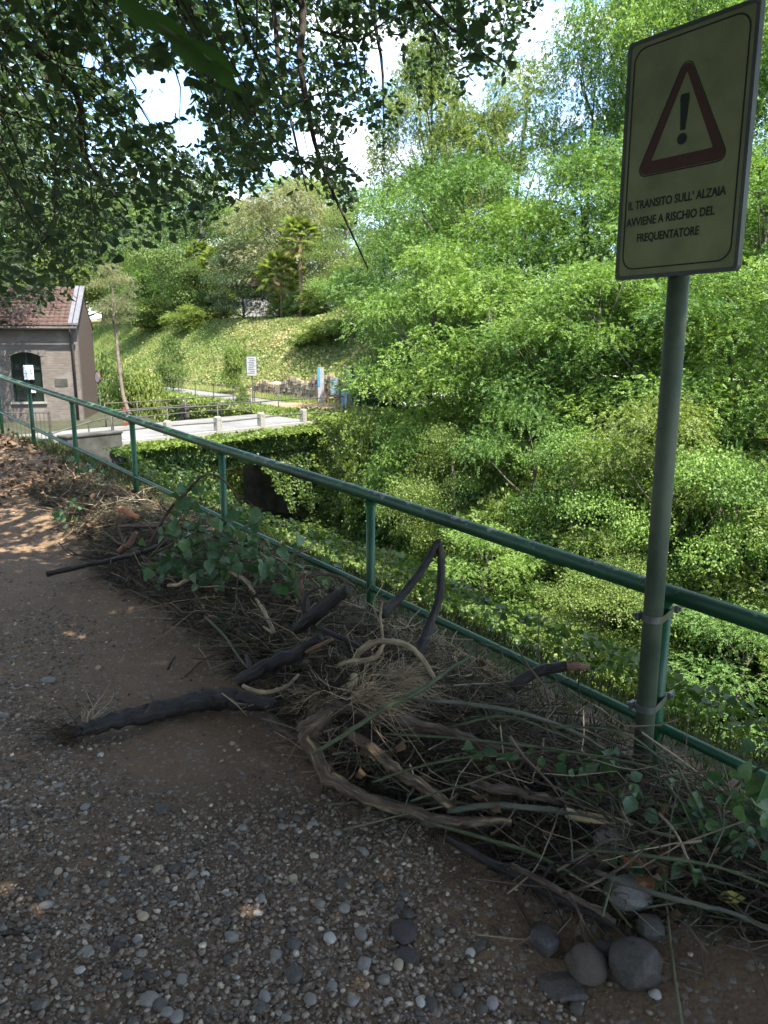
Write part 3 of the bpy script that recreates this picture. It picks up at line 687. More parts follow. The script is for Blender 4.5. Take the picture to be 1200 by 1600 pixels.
def text(body, cx, z, size, width):
    cu = bpy.data.curves.new('lettering', 'FONT'); cu.body = body; cu.size = size; cu.align_x = 'CENTER'; cu.extrude = .0004; cu.offset = .0007; cu.resolution_u = 3
    ob = bpy.data.objects.new('lettering', cu); COL.objects.link(ob); bpy.context.view_layer.update()
    me = bpy.data.meshes.new_from_object(ob.evaluated_get(bpy.context.evaluated_depsgraph_get())); bpy.data.objects.remove(ob)
    xs = [v.co.x for v in me.vertices]; k = width/(max(xs)-min(xs))
    for v in me.vertices:
        q = Lp+SX*(cx+v.co.x*k)+SZ*(z+v.co.y)+SN*(.0068+v.co.z); v.co = Vector(q)
    me.materials.append(M['signblack']); o = link('lettering', me, panel); o['label'] = body.lower()+' in dark capitals'; return o
text("IL TRANSITO SULL\u2019 ALZAIA", wd*.472, ht*.3, .036, wd*.80)
text("AVVIENE A RISCHIO DEL", wd*.435, ht*.228, .036, wd*.735)
text("FREQUENTATORE", wd*.43, ht*.156, .036, wd*.52)
# pipe clamps tying the sign post to the railing post
for zc in (.77, .43):
    rp = R0[:2]; a = np.array([postp[0], postp[1]]); dv = rp-a; dl = np.linalg.norm(dv); dv /= dl; nn = np.array([-dv[1], dv[0]])
    m = MB(); loop = []
    for k in range(13): an = math.pi/2+math.pi*k/12; loop.append(a+dv*math.cos(an)*.037+nn*math.sin(an)*.037)
    for k in range(13): an = -math.pi/2+math.pi*k/12; loop.append(rp+dv*math.cos(an)*.028+nn*math.sin(an)*.028)
    n = len(loop)
    cen = (a+rp)/2
    for zz in (zc-.013, zc+.013):
        for off in (0, .003):
            for p in loop:
                dq = p-cen; dq = dq/np.linalg.norm(dq); q = p+dq*off; m.v.append((q[0], q[1], zz))
    for i in range(n):
        j = (i+1) % n; m.f += [[n+i, n+j, 3*n+j, 3*n+i], [2*n+i, 2*n+j, 3*n+j, 3*n+i], [i, j, n+j, n+i], [j, i, 2*n+i, 2*n+j]]
    cl = local(ws, m.obj('clamp', M['clamp']))
    for e in (a-dv*.02+nn*.045, rp+dv*.045-nn*.03):
        b = MB().tube([(e[0]-nn[0]*.012, e[1]-nn[1]*.012, zc), (e[0]+nn[0]*.02, e[1]+nn[1]*.02, zc)], .007, 6)
        b.box((e[0], e[1], zc), (.03, .012, .026), math.atan2(dv[1], dv[0]))
        o = b.obj('bolt', M['clamp']); o.parent = cl

# ================================================================== foliage
def nrm(a): return a/(np.linalg.norm(a, axis=-1, keepdims=True)+1e-9)
def leaf_geo(B, A, Wd, fold=.25, droop=.15):
    """one folded four-cornered leaf per row: B base, A length vector, Wd half-width vector"""
    n = len(B); nn = nrm(np.cross(A, Wd))*np.linalg.norm(Wd, axis=-1, keepdims=True)
    V = np.empty((n, 4, 3)); V[:, 0] = B; V[:, 1] = B+A*.45+Wd+nn*fold; V[:, 2] = B+A-nn*droop; V[:, 3] = B+A*.45-Wd+nn*fold
    k = np.arange(n)[:, None]*4
    F = np.concatenate([k+[0, 3, 2], k+[0, 2, 1]], 1).reshape(-1, 3)
    return V.reshape(-1, 3), F
def leaf_geo8(B, A, Wd, fold=.25, droop=.2):
    """a pointed oval leaf of six faces"""
    n = len(B); nn = nrm(np.cross(A, Wd))*np.linalg.norm(Wd, axis=-1, keepdims=True); V = np.empty((n, 8, 3))
    V[:, 0] = B; V[:, 1] = B+A*.22+Wd*.8+nn*fold; V[:, 2] = B+A*.55+Wd*.95+nn*(fold-droop*.3); V[:, 3] = B+A*1.0-nn*droop*1.6
    V[:, 4] = B+A*.55-Wd*.95+nn*(fold-droop*.3); V[:, 5] = B+A*.22-Wd*.8+nn*fold; V[:, 6] = B+A*.25; V[:, 7] = B+A*.6-nn*droop*.5
    k = np.arange(n)[:, None]*8
    F = np.concatenate([k+t for t in ([0, 6, 1], [1, 6, 7], [1, 7, 2], [2, 7, 3], [0, 5, 6], [5, 7, 6], [5, 4, 7], [4, 3, 7])], 1).reshape(-1, 3)
    return V.reshape(-1, 3), F
def rdir(n, r): return nrm(r.normal(size=(n, 3)))
def spray(C, D, k, Lr, ll, lw, r, droop=.35):
    """pinnate sprays: k leaflets along a drooping stalk"""
    n = len(C); up = np.array([0, 0, 1.])+.35*r.normal(size=(n, 3)); S = nrm(np.cross(D, up)); Nn = np.cross(S, D)
    Bs = []; As = []; Ws = []
    for j in range(k):
        t = (j+1)/k; side = 0 if j == k-1 else (1 if j % 2 else -1)
        b = C+D*Lr*t; b[:, 2] -= droop*np.asarray(Lr).reshape(-1)[:, ] *t*t if np.ndim(Lr) else droop*Lr*t*t
        a = nrm(S*side*.9+D*(.4 if side else 1)+.25*r.normal(size=(n, 3)))*ll*(.7+.6*r.random((n, 1)))
        wv = nrm(np.cross(Nn+.35*r.normal(size=(n, 3)), a))*lw
        Bs.append(b); As.append(a); Ws.append(wv)
    return np.concatenate(Bs), np.concatenate(As), np.concatenate(Ws), np.tile(np.arange(n), k)
def lobes_in(r, n, lo, hi, cx=.5, top=.5, flat=.6, rs=(.11, .2)):
    """leaf clumps spread through an uneven crown (unit height, unit width)"""
    out = []
    while len(out) < n:
        p = np.array([r.uniform(-1, 1), r.uniform(-1, 1), r.uniform(0, 1)])
        z = lo+(hi-lo)*p[2]; prof = math.sin(math.pi*min(1, max(0, (p[2]*.86+.1))))**.7*cx
        q = p[:2]*prof
        if np.linalg.norm(q) > prof: continue
        if np.linalg.norm(q) < prof*.45 and p[2] < .75 and r.random() < .7: continue
        R = r.uniform(*rs); out.append((np.array([q[0], q[1], z]), np.array([R, R, R*flat*r.uniform(.8, 1.2)])))
    return out
def crown_mesh(name, seed, kind, n, lo=.22, hi=.93, nl=26, cx=.5, leaf=(.009, .0042), Lr=.036, k=9, mat=None, rs=(.11, .2), flat=.6):
    r = np.random.default_rng(seed); lb = lobes_in(r, nl, lo, hi, cx, rs=rs, flat=flat)
    wts = np.array([l[1][0]**2 for l in lb]); wts /= wts.sum(); ci = r.choice(len(lb), n, p=wts)
    d = rdir(n, r); d[:, 2] = np.where(d[:, 2] < -.35, -d[:, 2]*.5, d[:, 2]); d = nrm(d)
    cen = np.array([l[0] for l in lb])[ci]; rad = np.array([l[1] for l in lb])[ci]
    rr_ = np.clip(r.normal(.86, .24, (n, 1)), .2, 1.4)
    tone = np.array([r.normal(0, .12) for _ in lb])[ci]
    C = cen+d*rad*rr_
    if kind == 'pinnate':
        D = nrm(d*np.array([1, 1, .55])+.55*r.normal(size=(n, 3))+np.array([0, 0, -.1]))
        B, A, Wv, src = spray(C, D, k, Lr, leaf[0], leaf[1], r); tone = (tone+.12*r.normal(size=n))[src]
    else:
        A = nrm(d+.9*r.normal(size=(n, 3))+np.array([0, 0, -.35]))*leaf[0]*r.uniform(.6, 1.3, (n, 1))
        Wv = nrm(np.cross(A, d+.6*r.normal(size=(n, 3))+np.array([0, 0, .4])))*leaf[1]*r.uniform(.7, 1.2, (n, 1)); B = C
    V, F = leaf_geo(B, A, Wv)
    rn = np.repeat(np.clip(.5+tone+.16*r.normal(size=len(B)), 0, 1), 2)
    me = mesh_np(name, V, F, mat, False, rn)
    return me, lb
def trunk_mesh(name, lb, seed, mat, r0=.02, lean=.05, lo=.22, ntw=14):
    r = np.random.default_rng(seed); mb = MB(); lx, ly = r.normal(0, lean, 2)
    P = [np.array([lx*t*t+.012*math.sin(7*t+seed), ly*t*t+.012*math.cos(6*t), -.04+.8*t]) for t in np.linspace(0, 1, 8)]
    mb.tube(P, np.linspace(r0, r0*.28, 8), 7, .08, seed=seed)
    for c, R in sorted(lb, key=lambda q: -q[1][0])[:ntw]:
        t = min(.95, max(.25, (c[2]-.12)/.85)); i = min(6, int(t*7)); s = P[i]; mid_ = (s+c)/2+np.array([0, 0, -.02])+r.normal(0, .012, 3)
        mb.tube([s, mid_, c], [r0*.36, r0*.22, r0*.08], 5)
    return mb.mesh(name, mat, True)
M['bark'] = m_noise('grey_brown_bark', [(.05, .042, .033), (.1, .085, .07), (.15, .13, .11)], 6, .95, .8, 12, stretch=(3, 3, .5), bdist=.03)
M['robinia'] = m_leaf('robinia_leaves', [(.048, .1, .022), (.1, .18, .037), (.16, .25, .052), (.235, .32, .078)], .3)
M['robinia_b'] = m_leaf('deep_green_robinia_leaves', [(.035, .085, .022), (.07, .14, .034), (.118, .2, .046), (.18, .265, .064)], .28)
M['broad'] = m_leaf('broad_leaves', [(.045, .08, .025), (.08, .13, .035), (.125, .18, .05), (.18, .23, .07)], .35)
M['olive'] = m_leaf('yellowish_leaves', [(.065, .1, .026), (.11, .155, .038), (.165, .21, .052), (.22, .25, .075)], .36)
M['grey'] = m_leaf('grey_feathery_leaves', [(.1, .115, .065), (.15, .16, .09), (.2, .2, .12), (.24, .23, .145)], .32)
M['dark'] = m_leaf('dark_evergreen_leaves', [(.02, .04, .015), (.035, .065, .022), (.06, .095, .03), (.1, .14, .05)], .24, .4)
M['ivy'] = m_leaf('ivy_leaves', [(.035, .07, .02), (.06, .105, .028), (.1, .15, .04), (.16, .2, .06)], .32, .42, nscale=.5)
M['ivyy'] = m_leaf('sunlit_creeper_leaves', [(.055, .095, .024), (.105, .155, .036), (.16, .215, .05), (.22, .27, .075)], .36, .45, nscale=.7)  # ivy again in lighter greens, sunshine put into the leaf colour
ROB = []
for i in range(4):
    me, lb = crown_mesh('crown_leaves', 100+i, 'pinnate', 6200, mat=M['robinia'], nl=36+3*i, lo=.04)
    ROB.append((me, trunk_mesh('trunk_wood', lb, 200+i, M['bark'])))
BRO = []
for i in range(3):
    me, lb = crown_mesh('crown_leaves', 120+i, 'broad', 36000, leaf=(.0125, .0054), mat=M['broad'], nl=30, lo=.14, rs=(.12, .2))
    BRO.append((me, trunk_mesh('trunk_wood', lb, 220+i, M['bark'])))
me, lb = crown_mesh('crown_leaves', 133, 'broad', 34000, leaf=(.013, .0056), mat=M['broad'], nl=34, lo=.42, rs=(.12, .2))
BRO.append((me, trunk_mesh('trunk_wood', lb, 233, M['bark'])))
FEA = []
for i in range(2):      # thin, airy crowns that let the sky through
    me, lb = crown_mesh('crown_leaves', 140+i, 'pinnate', 8000 if i == 0 else 3200, leaf=(.0095, .0042), Lr=.04, mat=M['robinia'], nl=40 if i == 0 else 34, lo=.3, rs=(.08, .15) if i == 0 else (.06, .12))
    FEA.append((me, trunk_mesh('trunk_wood', lb, 240+i, M['bark'], r0=.022, ntw=30)))
SHR = []
for i in range(4):
    me, lb = crown_mesh('shrub_leaves', 160+i, 'broad' if i % 2 else 'pinnate', 9000 if i % 2 else 1700, leaf=(.05, .02) if i % 2 else (.034, .014), Lr=.12, k=8, mat=M['ivy'], nl=18, lo=.05, hi=.85, cx=.62, rs=(.16, .3), flat=.75)
    SHR.append((me, trunk_mesh('stem_wood', lb, 260+i, M['bark'], r0=.03)))
def plant(name, var, px, d, top, width, label, cat, mat=None, group=None, rz=None, z=None, bpart='trunk', fpart='crown'):
    p = W(px, 600, d); s, v = toSV(p[0], p[1]); z0 = float(zground(s, v)) if z is None else z
    h = max(1.0, W(px, top, d)[2]-z0)/.97; wd_ = width*d/F_PX
    e = empty(name, label, cat, (p[0], p[1], z0), rng.uniform(0, 6.28) if rz is None else rz, group); e.scale = (wd_, wd_, h)
    for nm, me in ((fpart, var[0]), (bpart, var[1])):
        o = link(nm, me, e)
        if nm == fpart:
            o['kind'] = 'stuff'
            if mat: o.material_slots[0].link = 'OBJECT'; o.material_slots[0].material = mat
    return e
RG = 'robinias crowding the far bank'
# front row over the canal wall, then higher rows up the slope (px, distance, top row, width in photo pixels)
row1 = [(645, 33, 445, 160), (668, 30, 395, 240), (760, 28, 430, 260), (850, 26, 470, 250), (930, 25, 420, 280), (1030, 24, 450, 280), (1120, 22.5, 430, 300), (1230, 21.5, 400, 320)]
row2 = [(618, 49, 360, 150), (640, 38, 310, 260), (725, 36, 275, 280), (820, 33, 330, 280), (905, 31, 270, 300), (990, 30, 240, 300), (1090, 28, 270, 320), (1190, 27, 240, 340)]
row3 = [(700, 47, 215, 230), (800, 43, 140, 240), (905, 40, 75, 200), (960, 37, 20, 260), (1060, 35, 30, 300), (1160, 33, 60, 320), (1260, 32, -20, 320)]
def lab(base, xs): return base
for i, (px, d, t, wd_) in enumerate(row1):
    plant('robinia_tree', ROB[i % 4], px, d, t, wd_*1.05, 'feathery bright green front row robinia above the canal wall, '+['first', 'second', 'third', 'fourth', 'fifth', 'sixth', 'seventh', 'eighth'][i]+' from the green kiosk', 'tree', M['robinia'] if i % 3 else M['robinia_b'], 'robinias in the front row on the far bank')
for i, (px, d, t, wd_) in enumerate(row2):
    plant('robinia_tree', ROB[(i+2) % 4], px, d, t, wd_, 'robinia of the middle row on the far slope, '+['first', 'second', 'third', 'fourth', 'fifth', 'sixth', 'seventh', 'eighth'][i]+' from the green kiosk', 'tree', M['robinia_b'] if i % 3 else M['robinia'], 'robinias halfway up the far slope')
for i, (px, d, t, wd_) in enumerate(row3):
    plant('robinia_tree', ROB[(i+1) % 4], px, d, t, wd_, 'tall robinia at the top of the far slope, '+['first', 'second', 'third', 'fourth', 'fifth', 'sixth', 'seventh', 'eighth'][i]+' from the lone airy tree', 'tree', M['olive'] if i == 1 else (M['robinia'] if i % 2 else M['robinia_b']), 'robinias at the top of the far slope')
plant('robinia_tree', FEA[0], 668, 46, 108, 180, 'airy yellow green robinia with bare forks standing alone against the blue sky', 'tree', M['olive'], rz=1.0)
plant('robinia_tree', FEA[1], 985, 42, -60, 220, 'very tall thin robinia with a bare dark trunk left of the warning sign', 'tree', M['robinia_b'], rz=.3)
plant('robinia_tree', FEA[0], 1075, 40, -90, 260, 'very tall thin robinia showing above the top edge of the warning sign', 'tree', M['robinia'], rz=2.3)
plant('poplar_tree', BRO[0], 775, 55, 190, 90, 'small grey green tree peeping over the robinias at the skyline', 'tree', M['grey'])
# trees on the hill beyond the bridge
hill = [
 (BRO[1], 135, 58, 330, 170, 'bright green tree standing behind the brick building', M['olive']),
 (BRO[2], 232, 66, 300, 180, 'leafy green tree at the left end of the hilltop', M['broad']),
 (ROB[1], 262, 64, 330, 120, 'light green feathery tree above the grassy slope', M['robinia']),
 (BRO[0], 330, 70, 285, 210, 'dense dark green tree behind the hilltop palms', M['broad']),
 (BRO[1], 385, 60, 385, 110, 'round glossy dark tree with a short trunk in front of the white house', M['dark']),
 (BRO[2], 318, 62, 405, 90, 'low glossy bush like tree on the hilltop left of the white house', M['broad']),
 (FEA[1], 450, 72, 298, 190, 'greyish feathery tree rising behind the tallest palm', M['grey']),
 (ROB[3], 448, 72, 305, 190, 'grey brown feathery tree on the skyline behind the palms', M['grey']),
 (BRO[0], 545, 62, 330, 130, 'green tree between the palms and the robinias', M['olive']),
 (BRO[2], 180, 74, 300, 200, 'tall green tree far behind the leaning pale trunk', M['olive']),
 (BRO[1], 60, 62, 300, 220, 'broad green tree rising behind the tiled roof', M['broad']),
 (BRO[2], -40, 60, 250, 240, 'big green tree far behind the brick building', M['broad']),
 (BRO[0], 500, 90, 300, 240, 'distant tree closing the skyline over the palms', M['olive']),
 (BRO[1], 640, 75, 275, 190, 'distant tree closing the skyline beside the lone robinia', M['robinia_b']),
 (BRO[0], 40, 120, 300, 300, 'far wooded hill tree at the left closing the horizon', M['broad']),
 (BRO[1], 170, 125, 310, 280, 'far wooded hill tree behind the leaning trunk', M['olive']),
 (ROB[1], 290, 120, 305, 260, 'far feathery tree behind the low glossy tree', M['robinia_b']),
 (BRO[2], 390, 115, 315, 240, 'far rounded tree behind the white house', M['broad']),
 (ROB[0], 480, 118, 300, 260, 'far feathery tree behind the tallest palm', M['robinia']),
 (BRO[3], 556, 50, 430, 130, 'feathery robinia leaning over the notice boards', M['robinia']),
 (ROB[2], 618, 46, 460, 110, 'bright robinia spreading over the green kiosk', M['robinia']),
]
def on_crest(px, d, v=30.6):
    k = (px-600)/F_PX; a = k*NV[0]+NV[1]; return max(d, (v+ORG[0]*NV[0]+ORG[1]*NV[1])/a) if a > .1 else d
for var, px, d, t, wd_, lb_, mt in hill: plant('hill_tree', var, px, on_crest(px, d, 30.6+(d-60)*.2) if px < 520 and d > 55 else d, t, wd_, lb_, 'tree', mt)
# leaning pale trunk by the road with a small crown
x, y = W(196, 655, 40)[:2]
e = empty('slender_tree', 'slender leaning tree with a pale bare trunk beside the road', 'tree', (x, y, ROAD_Z))
pts = [W(203, 655, 40), W(193, 620, 40), W(186, 570, 40), W(181, 520, 40), W(177, 490, 40), W(176, 450, 40)]; pts[0][2] = ROAD_Z-.1
M['palebark'] = m_noise('pale_peeling_bark', [(.08, .055, .045), (.13, .105, .085), (.17, .145, .12)], 3, .9, .4, 14)
local(e, MB().tube(spline(pts, 4), np.linspace(.11, .05, 21), 8, .08).obj('trunk', M['palebark'], smoothf=True))
o = link('crown', ROB[1][0], e); o['kind'] = 'stuff'; o.material_slots[0].link = 'OBJECT'; o.material_slots[0].material = M['grey']; q = W(172, 462, 40)
o.location = (q[0]-x, q[1]-y, q[2]-ROAD_Z-1.6); o.scale = (2.6, 2.6, 3.2)
# hillside bushes
for i, (px, d, t, wd_, lb_, mt) in enumerate([(300, 60, 478, 60, 'yellowish bush at the upper edge of the grassy slope', M['olive']), (250, 62, 470, 70, 'pale green bush at the left of the grassy slope', M['ivyy']), (270, 54, 528, 36, 'small dark bush low on the grassy slope', M['broad']),
      (370, 52, 540, 30, 'small round weed clump in the middle of the grassy slope', M['ivyy']), (520, 52, 500, 80, 'leafy bush hanging over the stone retaining wall', M['olive']), (480, 54, 525, 50, 'low bush on top of the stone retaining wall', M['ivyy']),
      (378, 43, 605, 20, 'little bush at the foot of the information sign', M['broad']), (215, 44, 575, 70, 'brownish bush beside the leaning pale trunk', M['olive']), (165, 46, 560, 60, 'dark bush beside the round sign', M['broad']), (612, 40, 560, 90, 'creeper covered bush growing over the green kiosk', M['ivy']), (594, 41.5, 572, 46, 'dense bush against the corner of the green kiosk', M['ivy'])]):
    if px < 305 and d > 59: d = on_crest(px, d, 28.6)
    plant('bush', SHR[i % 4], px, d, t, wd_, lb_, 'bush', mt, bpart='stem', fpart='foliage')
for i, (px, t, wd_) in enumerate(((205, 462, 70), (240, 455, 60), (283, 462, 56), (318, 458, 50), (345, 452, 46), (440, 462, 44), (478, 455, 50), (512, 450, 60))):
    plant('bush', SHR[(i+1) % 4], px, on_crest(px, 60, 32.2), t, wd_, 'leafy undergrowth bush on the hilltop edge, %s from the left' % ['first', 'second', 'third', 'fourth', 'fifth', 'sixth', 'seventh', 'eighth'][i], 'bush', [M['broad'], M['olive'], M['ivyy']][i % 3], 'undergrowth along the hilltop', bpart='stem', fpart='foliage')
# shrubs and creeper mounds in the canal and on its walls
SB = np.random.default_rng(55); cnt = 0
spots = []
for s in np.arange(1.5, 28, 1.5):
    for v in (12.3, 15.2, 17.2, 18.6):
        if v < 16.3 and s > 15.5: continue
        spots.append((s+SB.uniform(-.6, .6), v+SB.uniform(-.7, .7), SB.uniform(1.3, 3.0) if v > 14 else SB.uniform(.7, 1.5)))
for s in np.arange(-1, 16, 2.0):
    for v in (4.5, 7.5, 9.8): spots.append((s+SB.uniform(-.8, .8), v+SB.uniform(-.8, .8), SB.uniform(.7, 1.5)))
for s in np.arange(4, 26, 2.2): spots.append((s, 16.45, SB.uniform(4.0, 5.4)))
for i, (s, v, h) in enumerate(spots):
    x, y = SV(s, v); z0 = float(zground(s, min(v, 16.45)))
    where = ('on the canal bank below the railing' if v < 11 else 'in the overgrown canal bed' if v < 16.3 else 'climbing the far canal wall' if h > 3.9 else 'along the top of the far canal wall')
    if 13 < v < 16.55 and h <= 3.9: z0 = BED_Z; h *= 1.3
    e = empty('shrub', 'leafy green shrub '+where, 'shrub', (x, y, z0-.1), SB.uniform(0, 6.28), 'shrubs '+where); e.scale = (h*SB.uniform(.9, 1.3),)*2+(h,)
    if h > 3.9: e.scale = (2.3, 2.3, h)
    mt = [M['ivy'], M['ivyy'], M['broad'], M['robinia'], M['ivyy'], M['robinia_b']][int(SB.integers(6))]
    o = link('foliage', SHR[int(SB.integers(4))][0], e); o['kind'] = 'stuff'; o.material_slots[0].link = 'OBJECT'; o.material_slots[0].material = mt
    link('stem', SHR[i % 4][1], e)

big = [(20, 15.6, 5.2, 3.6, 0), (17.2, 15.0, 5.6, 4.2, 1), (14.6, 15.4, 6.4, 4.6, 2), (12, 14.6, 5.8, 4.8, 0), (9.6, 15.2, 6.8, 5.0, 1), (7.2, 14.6, 6.0, 4.8, 2), (5, 15.4, 7.0, 5.2, 0), (2.6, 14.4, 6.2, 5.2, 1), (0.2, 15.2, 7.2, 5.4, 2), (-2.4, 14.6, 6.8, 5.4, 0), (13.2, 12.2, 3.2, 3.4, 1), (9.0, 12.0, 3.4, 3.8, 2), (5.6, 11.6, 3.0, 3.6, 1), (2.0, 11.8, 3.6, 4.0, 0), (-1.4, 11.4, 3.4, 4.2, 2), (22.5, 16.9, 5.0, 2.6, 1), (25.0, 17.4, 4.6, 2.4, 0)]
for i, (s, v, h, wd_, k) in enumerate(big):
    x, y = SV(s, v); tall = h > 4
    rank = sorted([-q[0] for q in big if (q[2] > 4) == tall]).index(-s); th = ['nearest to', 'second from', 'third from', 'fourth from', 'fifth from', 'sixth from', 'seventh from', 'eighth from', 'ninth from', 'tenth from', 'eleventh from', 'twelfth from', 'thirteenth from'][rank]+' the bridge'
    e = empty('bushy_tree' if tall else 'tall_bush', ('young bushy tree against the far canal wall, ' if tall else 'wide leafy bush in the overgrown canal bed, ')+th, 'tree' if tall else 'bush', (x, y, BED_Z-.1), SB.uniform(0, 6.28), 'young bushy trees against the far canal wall' if tall else 'wide bushes in the canal bed'); e.scale = (wd_, wd_, h)
    var = (BRO if i % 2 else ROB)[k]; mt = [M['robinia'], M['ivyy'], M['robinia_b'], M['robinia'], M['olive']][i % 5]
    o = link('crown', var[0], e); o['kind'] = 'stuff'; o.material_slots[0].link = 'OBJECT'; o.material_slots[0].material = mt; link('trunk', var[1], e)

# ivy carpet: leaves scattered over a surface, lifted into mounds
def carpet(name, fn, n, size, mat, label, r, lift=.35, nsc=.8, asobj=None, rn0=.5):
    P, Nn = fn(n, r); k = lift*(fbm(P[:, 0]*nsc+P[:, 2], P[:, 1]*nsc-P[:, 2]*.7, 4, 77)+.35)
    P = P+Nn*(np.maximum(k, -.02)+.06*r.random(len(P)))[:, None]
    down = np.array([0, 0, -1.])-Nn*(-Nn[:, 2:3]); dl = np.linalg.norm(down, axis=1, keepdims=True)
    A = nrm(np.where(dl > .2, down, 0)*.45+r.normal(size=P.shape)*.7+Nn*.3); n2 = nrm(Nn+.8*r.normal(size=P.shape)+np.array([0, 0, .35]))
    A = nrm(A-n2*(A*n2).sum(1, keepdims=True)); sz = size*r.uniform(.55, 1.3, (len(P), 1))
    Wv = np.cross(n2, A)*sz*.48; V, F = leaf_geo(P, A*sz, Wv, .2, .3)
    tone = np.repeat(np.clip(rn0+.5*fbm(P[:, 0]*.5, P[:, 1]*.5+P[:, 2], 3, 9)+.15*r.normal(size=len(P)), 0, 1), 2)
    return tag(link(name, mesh_np(name, V, F, mat, False, tone)), label, kind='stuff')
def on_ground(s0, s1, v0, v1):
    def f(n, r):
        s = r.uniform(s0, s1, n); v = r.uniform(v0, v1, n); x, y = SV(s, v); z = zground(s, v); e = .15
        gs = (zground(s+e, v)-zground(s-e, v))/(2*e); gv = (zground(s, v+e)-zground(s, v-e))/(2*e)
        gs = np.clip(gs, -1.5, 1.5); gv = np.clip(gv, -1.5, 1.5)
        g = np.stack([-(gs*DIR[0]+gv*NV[0]), -(gs*DIR[1]+gv*NV[1]), np.ones(n)], -1)
        return np.stack([x, y, z], -1), nrm(g)
    return f
def on_wall(s0, s1, v, z0, z1, sign=-1):
    def f(n, r):
        s = r.uniform(s0, s1, n); x, y = SV(s, np.full(n, v)); z = r.uniform(z0, z1, n)
        return np.stack([x, y, z], -1), np.tile(np.array([sign*NV[0], sign*NV[1], .05]), (n, 1))
    return f
cr_ = np.random.default_rng(5)
carpet('ivy_ground_cover', on_ground(-4, 9, .8, 4.5), 36000, .05, M['ivy'], 'small leaved ivy and weeds on the bank just outside the railing', cr_, .4, 1.2)
carpet('ivy_ground_cover', on_ground(-4, 25.5, 3.5, VL), 46000, .10, M['ivy'], 'green ivy and nettles covering the canal bank below the railing', cr_, .5)
carpet('creeper_ground_cover', on_ground(-3, 27.5, VL, VR), 26000, .12, M['ivyy'], 'low creepers covering the drained canal bed', cr_, .5, rn0=.4)
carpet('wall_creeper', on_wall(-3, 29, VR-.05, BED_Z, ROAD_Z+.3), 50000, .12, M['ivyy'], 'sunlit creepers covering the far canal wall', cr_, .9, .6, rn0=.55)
carpet('wall_creeper', on_wall(35, 75, VR-.05, BED_Z, ROAD_Z+.5), 26000, .17, M['ivyy'], 'bright sunlit creepers on the canal wall beyond the bridge', cr_, .6, .5, rn0=.75)  # raised tone puts the sunshine into the leaf colour
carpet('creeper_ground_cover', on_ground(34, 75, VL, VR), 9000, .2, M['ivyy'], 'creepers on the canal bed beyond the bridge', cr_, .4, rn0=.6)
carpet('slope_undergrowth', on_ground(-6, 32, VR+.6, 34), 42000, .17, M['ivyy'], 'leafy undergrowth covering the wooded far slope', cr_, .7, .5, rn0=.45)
carpet('bank_weeds', on_ground(22, 75, VR, 18.3), 14000, .14, M['ivyy'], 'low weeds along the top of the far canal wall', cr_, .3, rn0=.6)
# ivy hanging on the bridge face
def bridge_face(t0, t1, z0, z1, off=.05):
    def f(n, r):
        t = r.uniform(t0, t1, n); z = r.uniform(z0, z1, n)
        P = np.stack([BA[0]+BD[0]*t-BN[0]*off, BA[1]+BD[1]*t-BN[1]*off, z], -1)
        return P, np.tile(np.array([-BN[0], -BN[1], .1]), (n, 1))
    return f
iv = empty('ivy_curtain', 'thick ivy spilling over the near edge of the bridge', 'ivy', tuple(BP(BL/2, -.2, ROAD_Z)))
def ivyp(name, f, n, size, lift, mat=None, rn0=.5, nsc=1.3):
    o = carpet(name, f, n, size, mat or M['ivy'], None, cr_, lift, nsc, rn0=rn0); local(iv, o); return o
ivyp('foliage', bridge_face(-.6, BL+3, ROAD_Z-1.0, ROAD_Z-.15), 10000, .12, .8, nsc=.8)
ivyp('foliage', bridge_face(-.6, T0-.3, ROAD_Z-2.2, ROAD_Z-.5), 2600, .13, .5, nsc=.9)
ivyp('foliage', bridge_face(T0-.4, T0+2.8, ROAD_Z-1.42, ROAD_Z-.6), 1800, .11, .18, nsc=.9)
ivyp('foliage', bridge_face(T0+2.6, BL+3, ROAD_Z-1.7, ROAD_Z-.5), 2600, .13, .5, nsc=.9)
def topf(n, r):
    t = r.uniform(-.6, BL+3, n); o = r.uniform(-.9, .05, n)
    return np.stack([BA[0]+BD[0]*t+BN[0]*o, BA[1]+BD[1]*t+BN[1]*o, np.full(n, ROAD_Z-.22)-.25*np.maximum(0, -o-.3)], -1), np.tile(np.array([0, 0, 1.]), (n, 1))
ivyp('foliage', topf, 9000, .12, .2, M['ivyy'], .5)  # sunlit top of the ivy put into lighter leaves
ivyp('foliage', bridge_face(-.6, T0-.4, BED_Z+.4, ROAD_Z-1.0), 14000, .13, .45)
ivyp('foliage', bridge_face(T1-.1, BL+3, BED_Z, ROAD_Z-1.0), 9000, .13, .7, M['ivyy'], .6)  # lit right end of the face, put into a lighter leaf colour
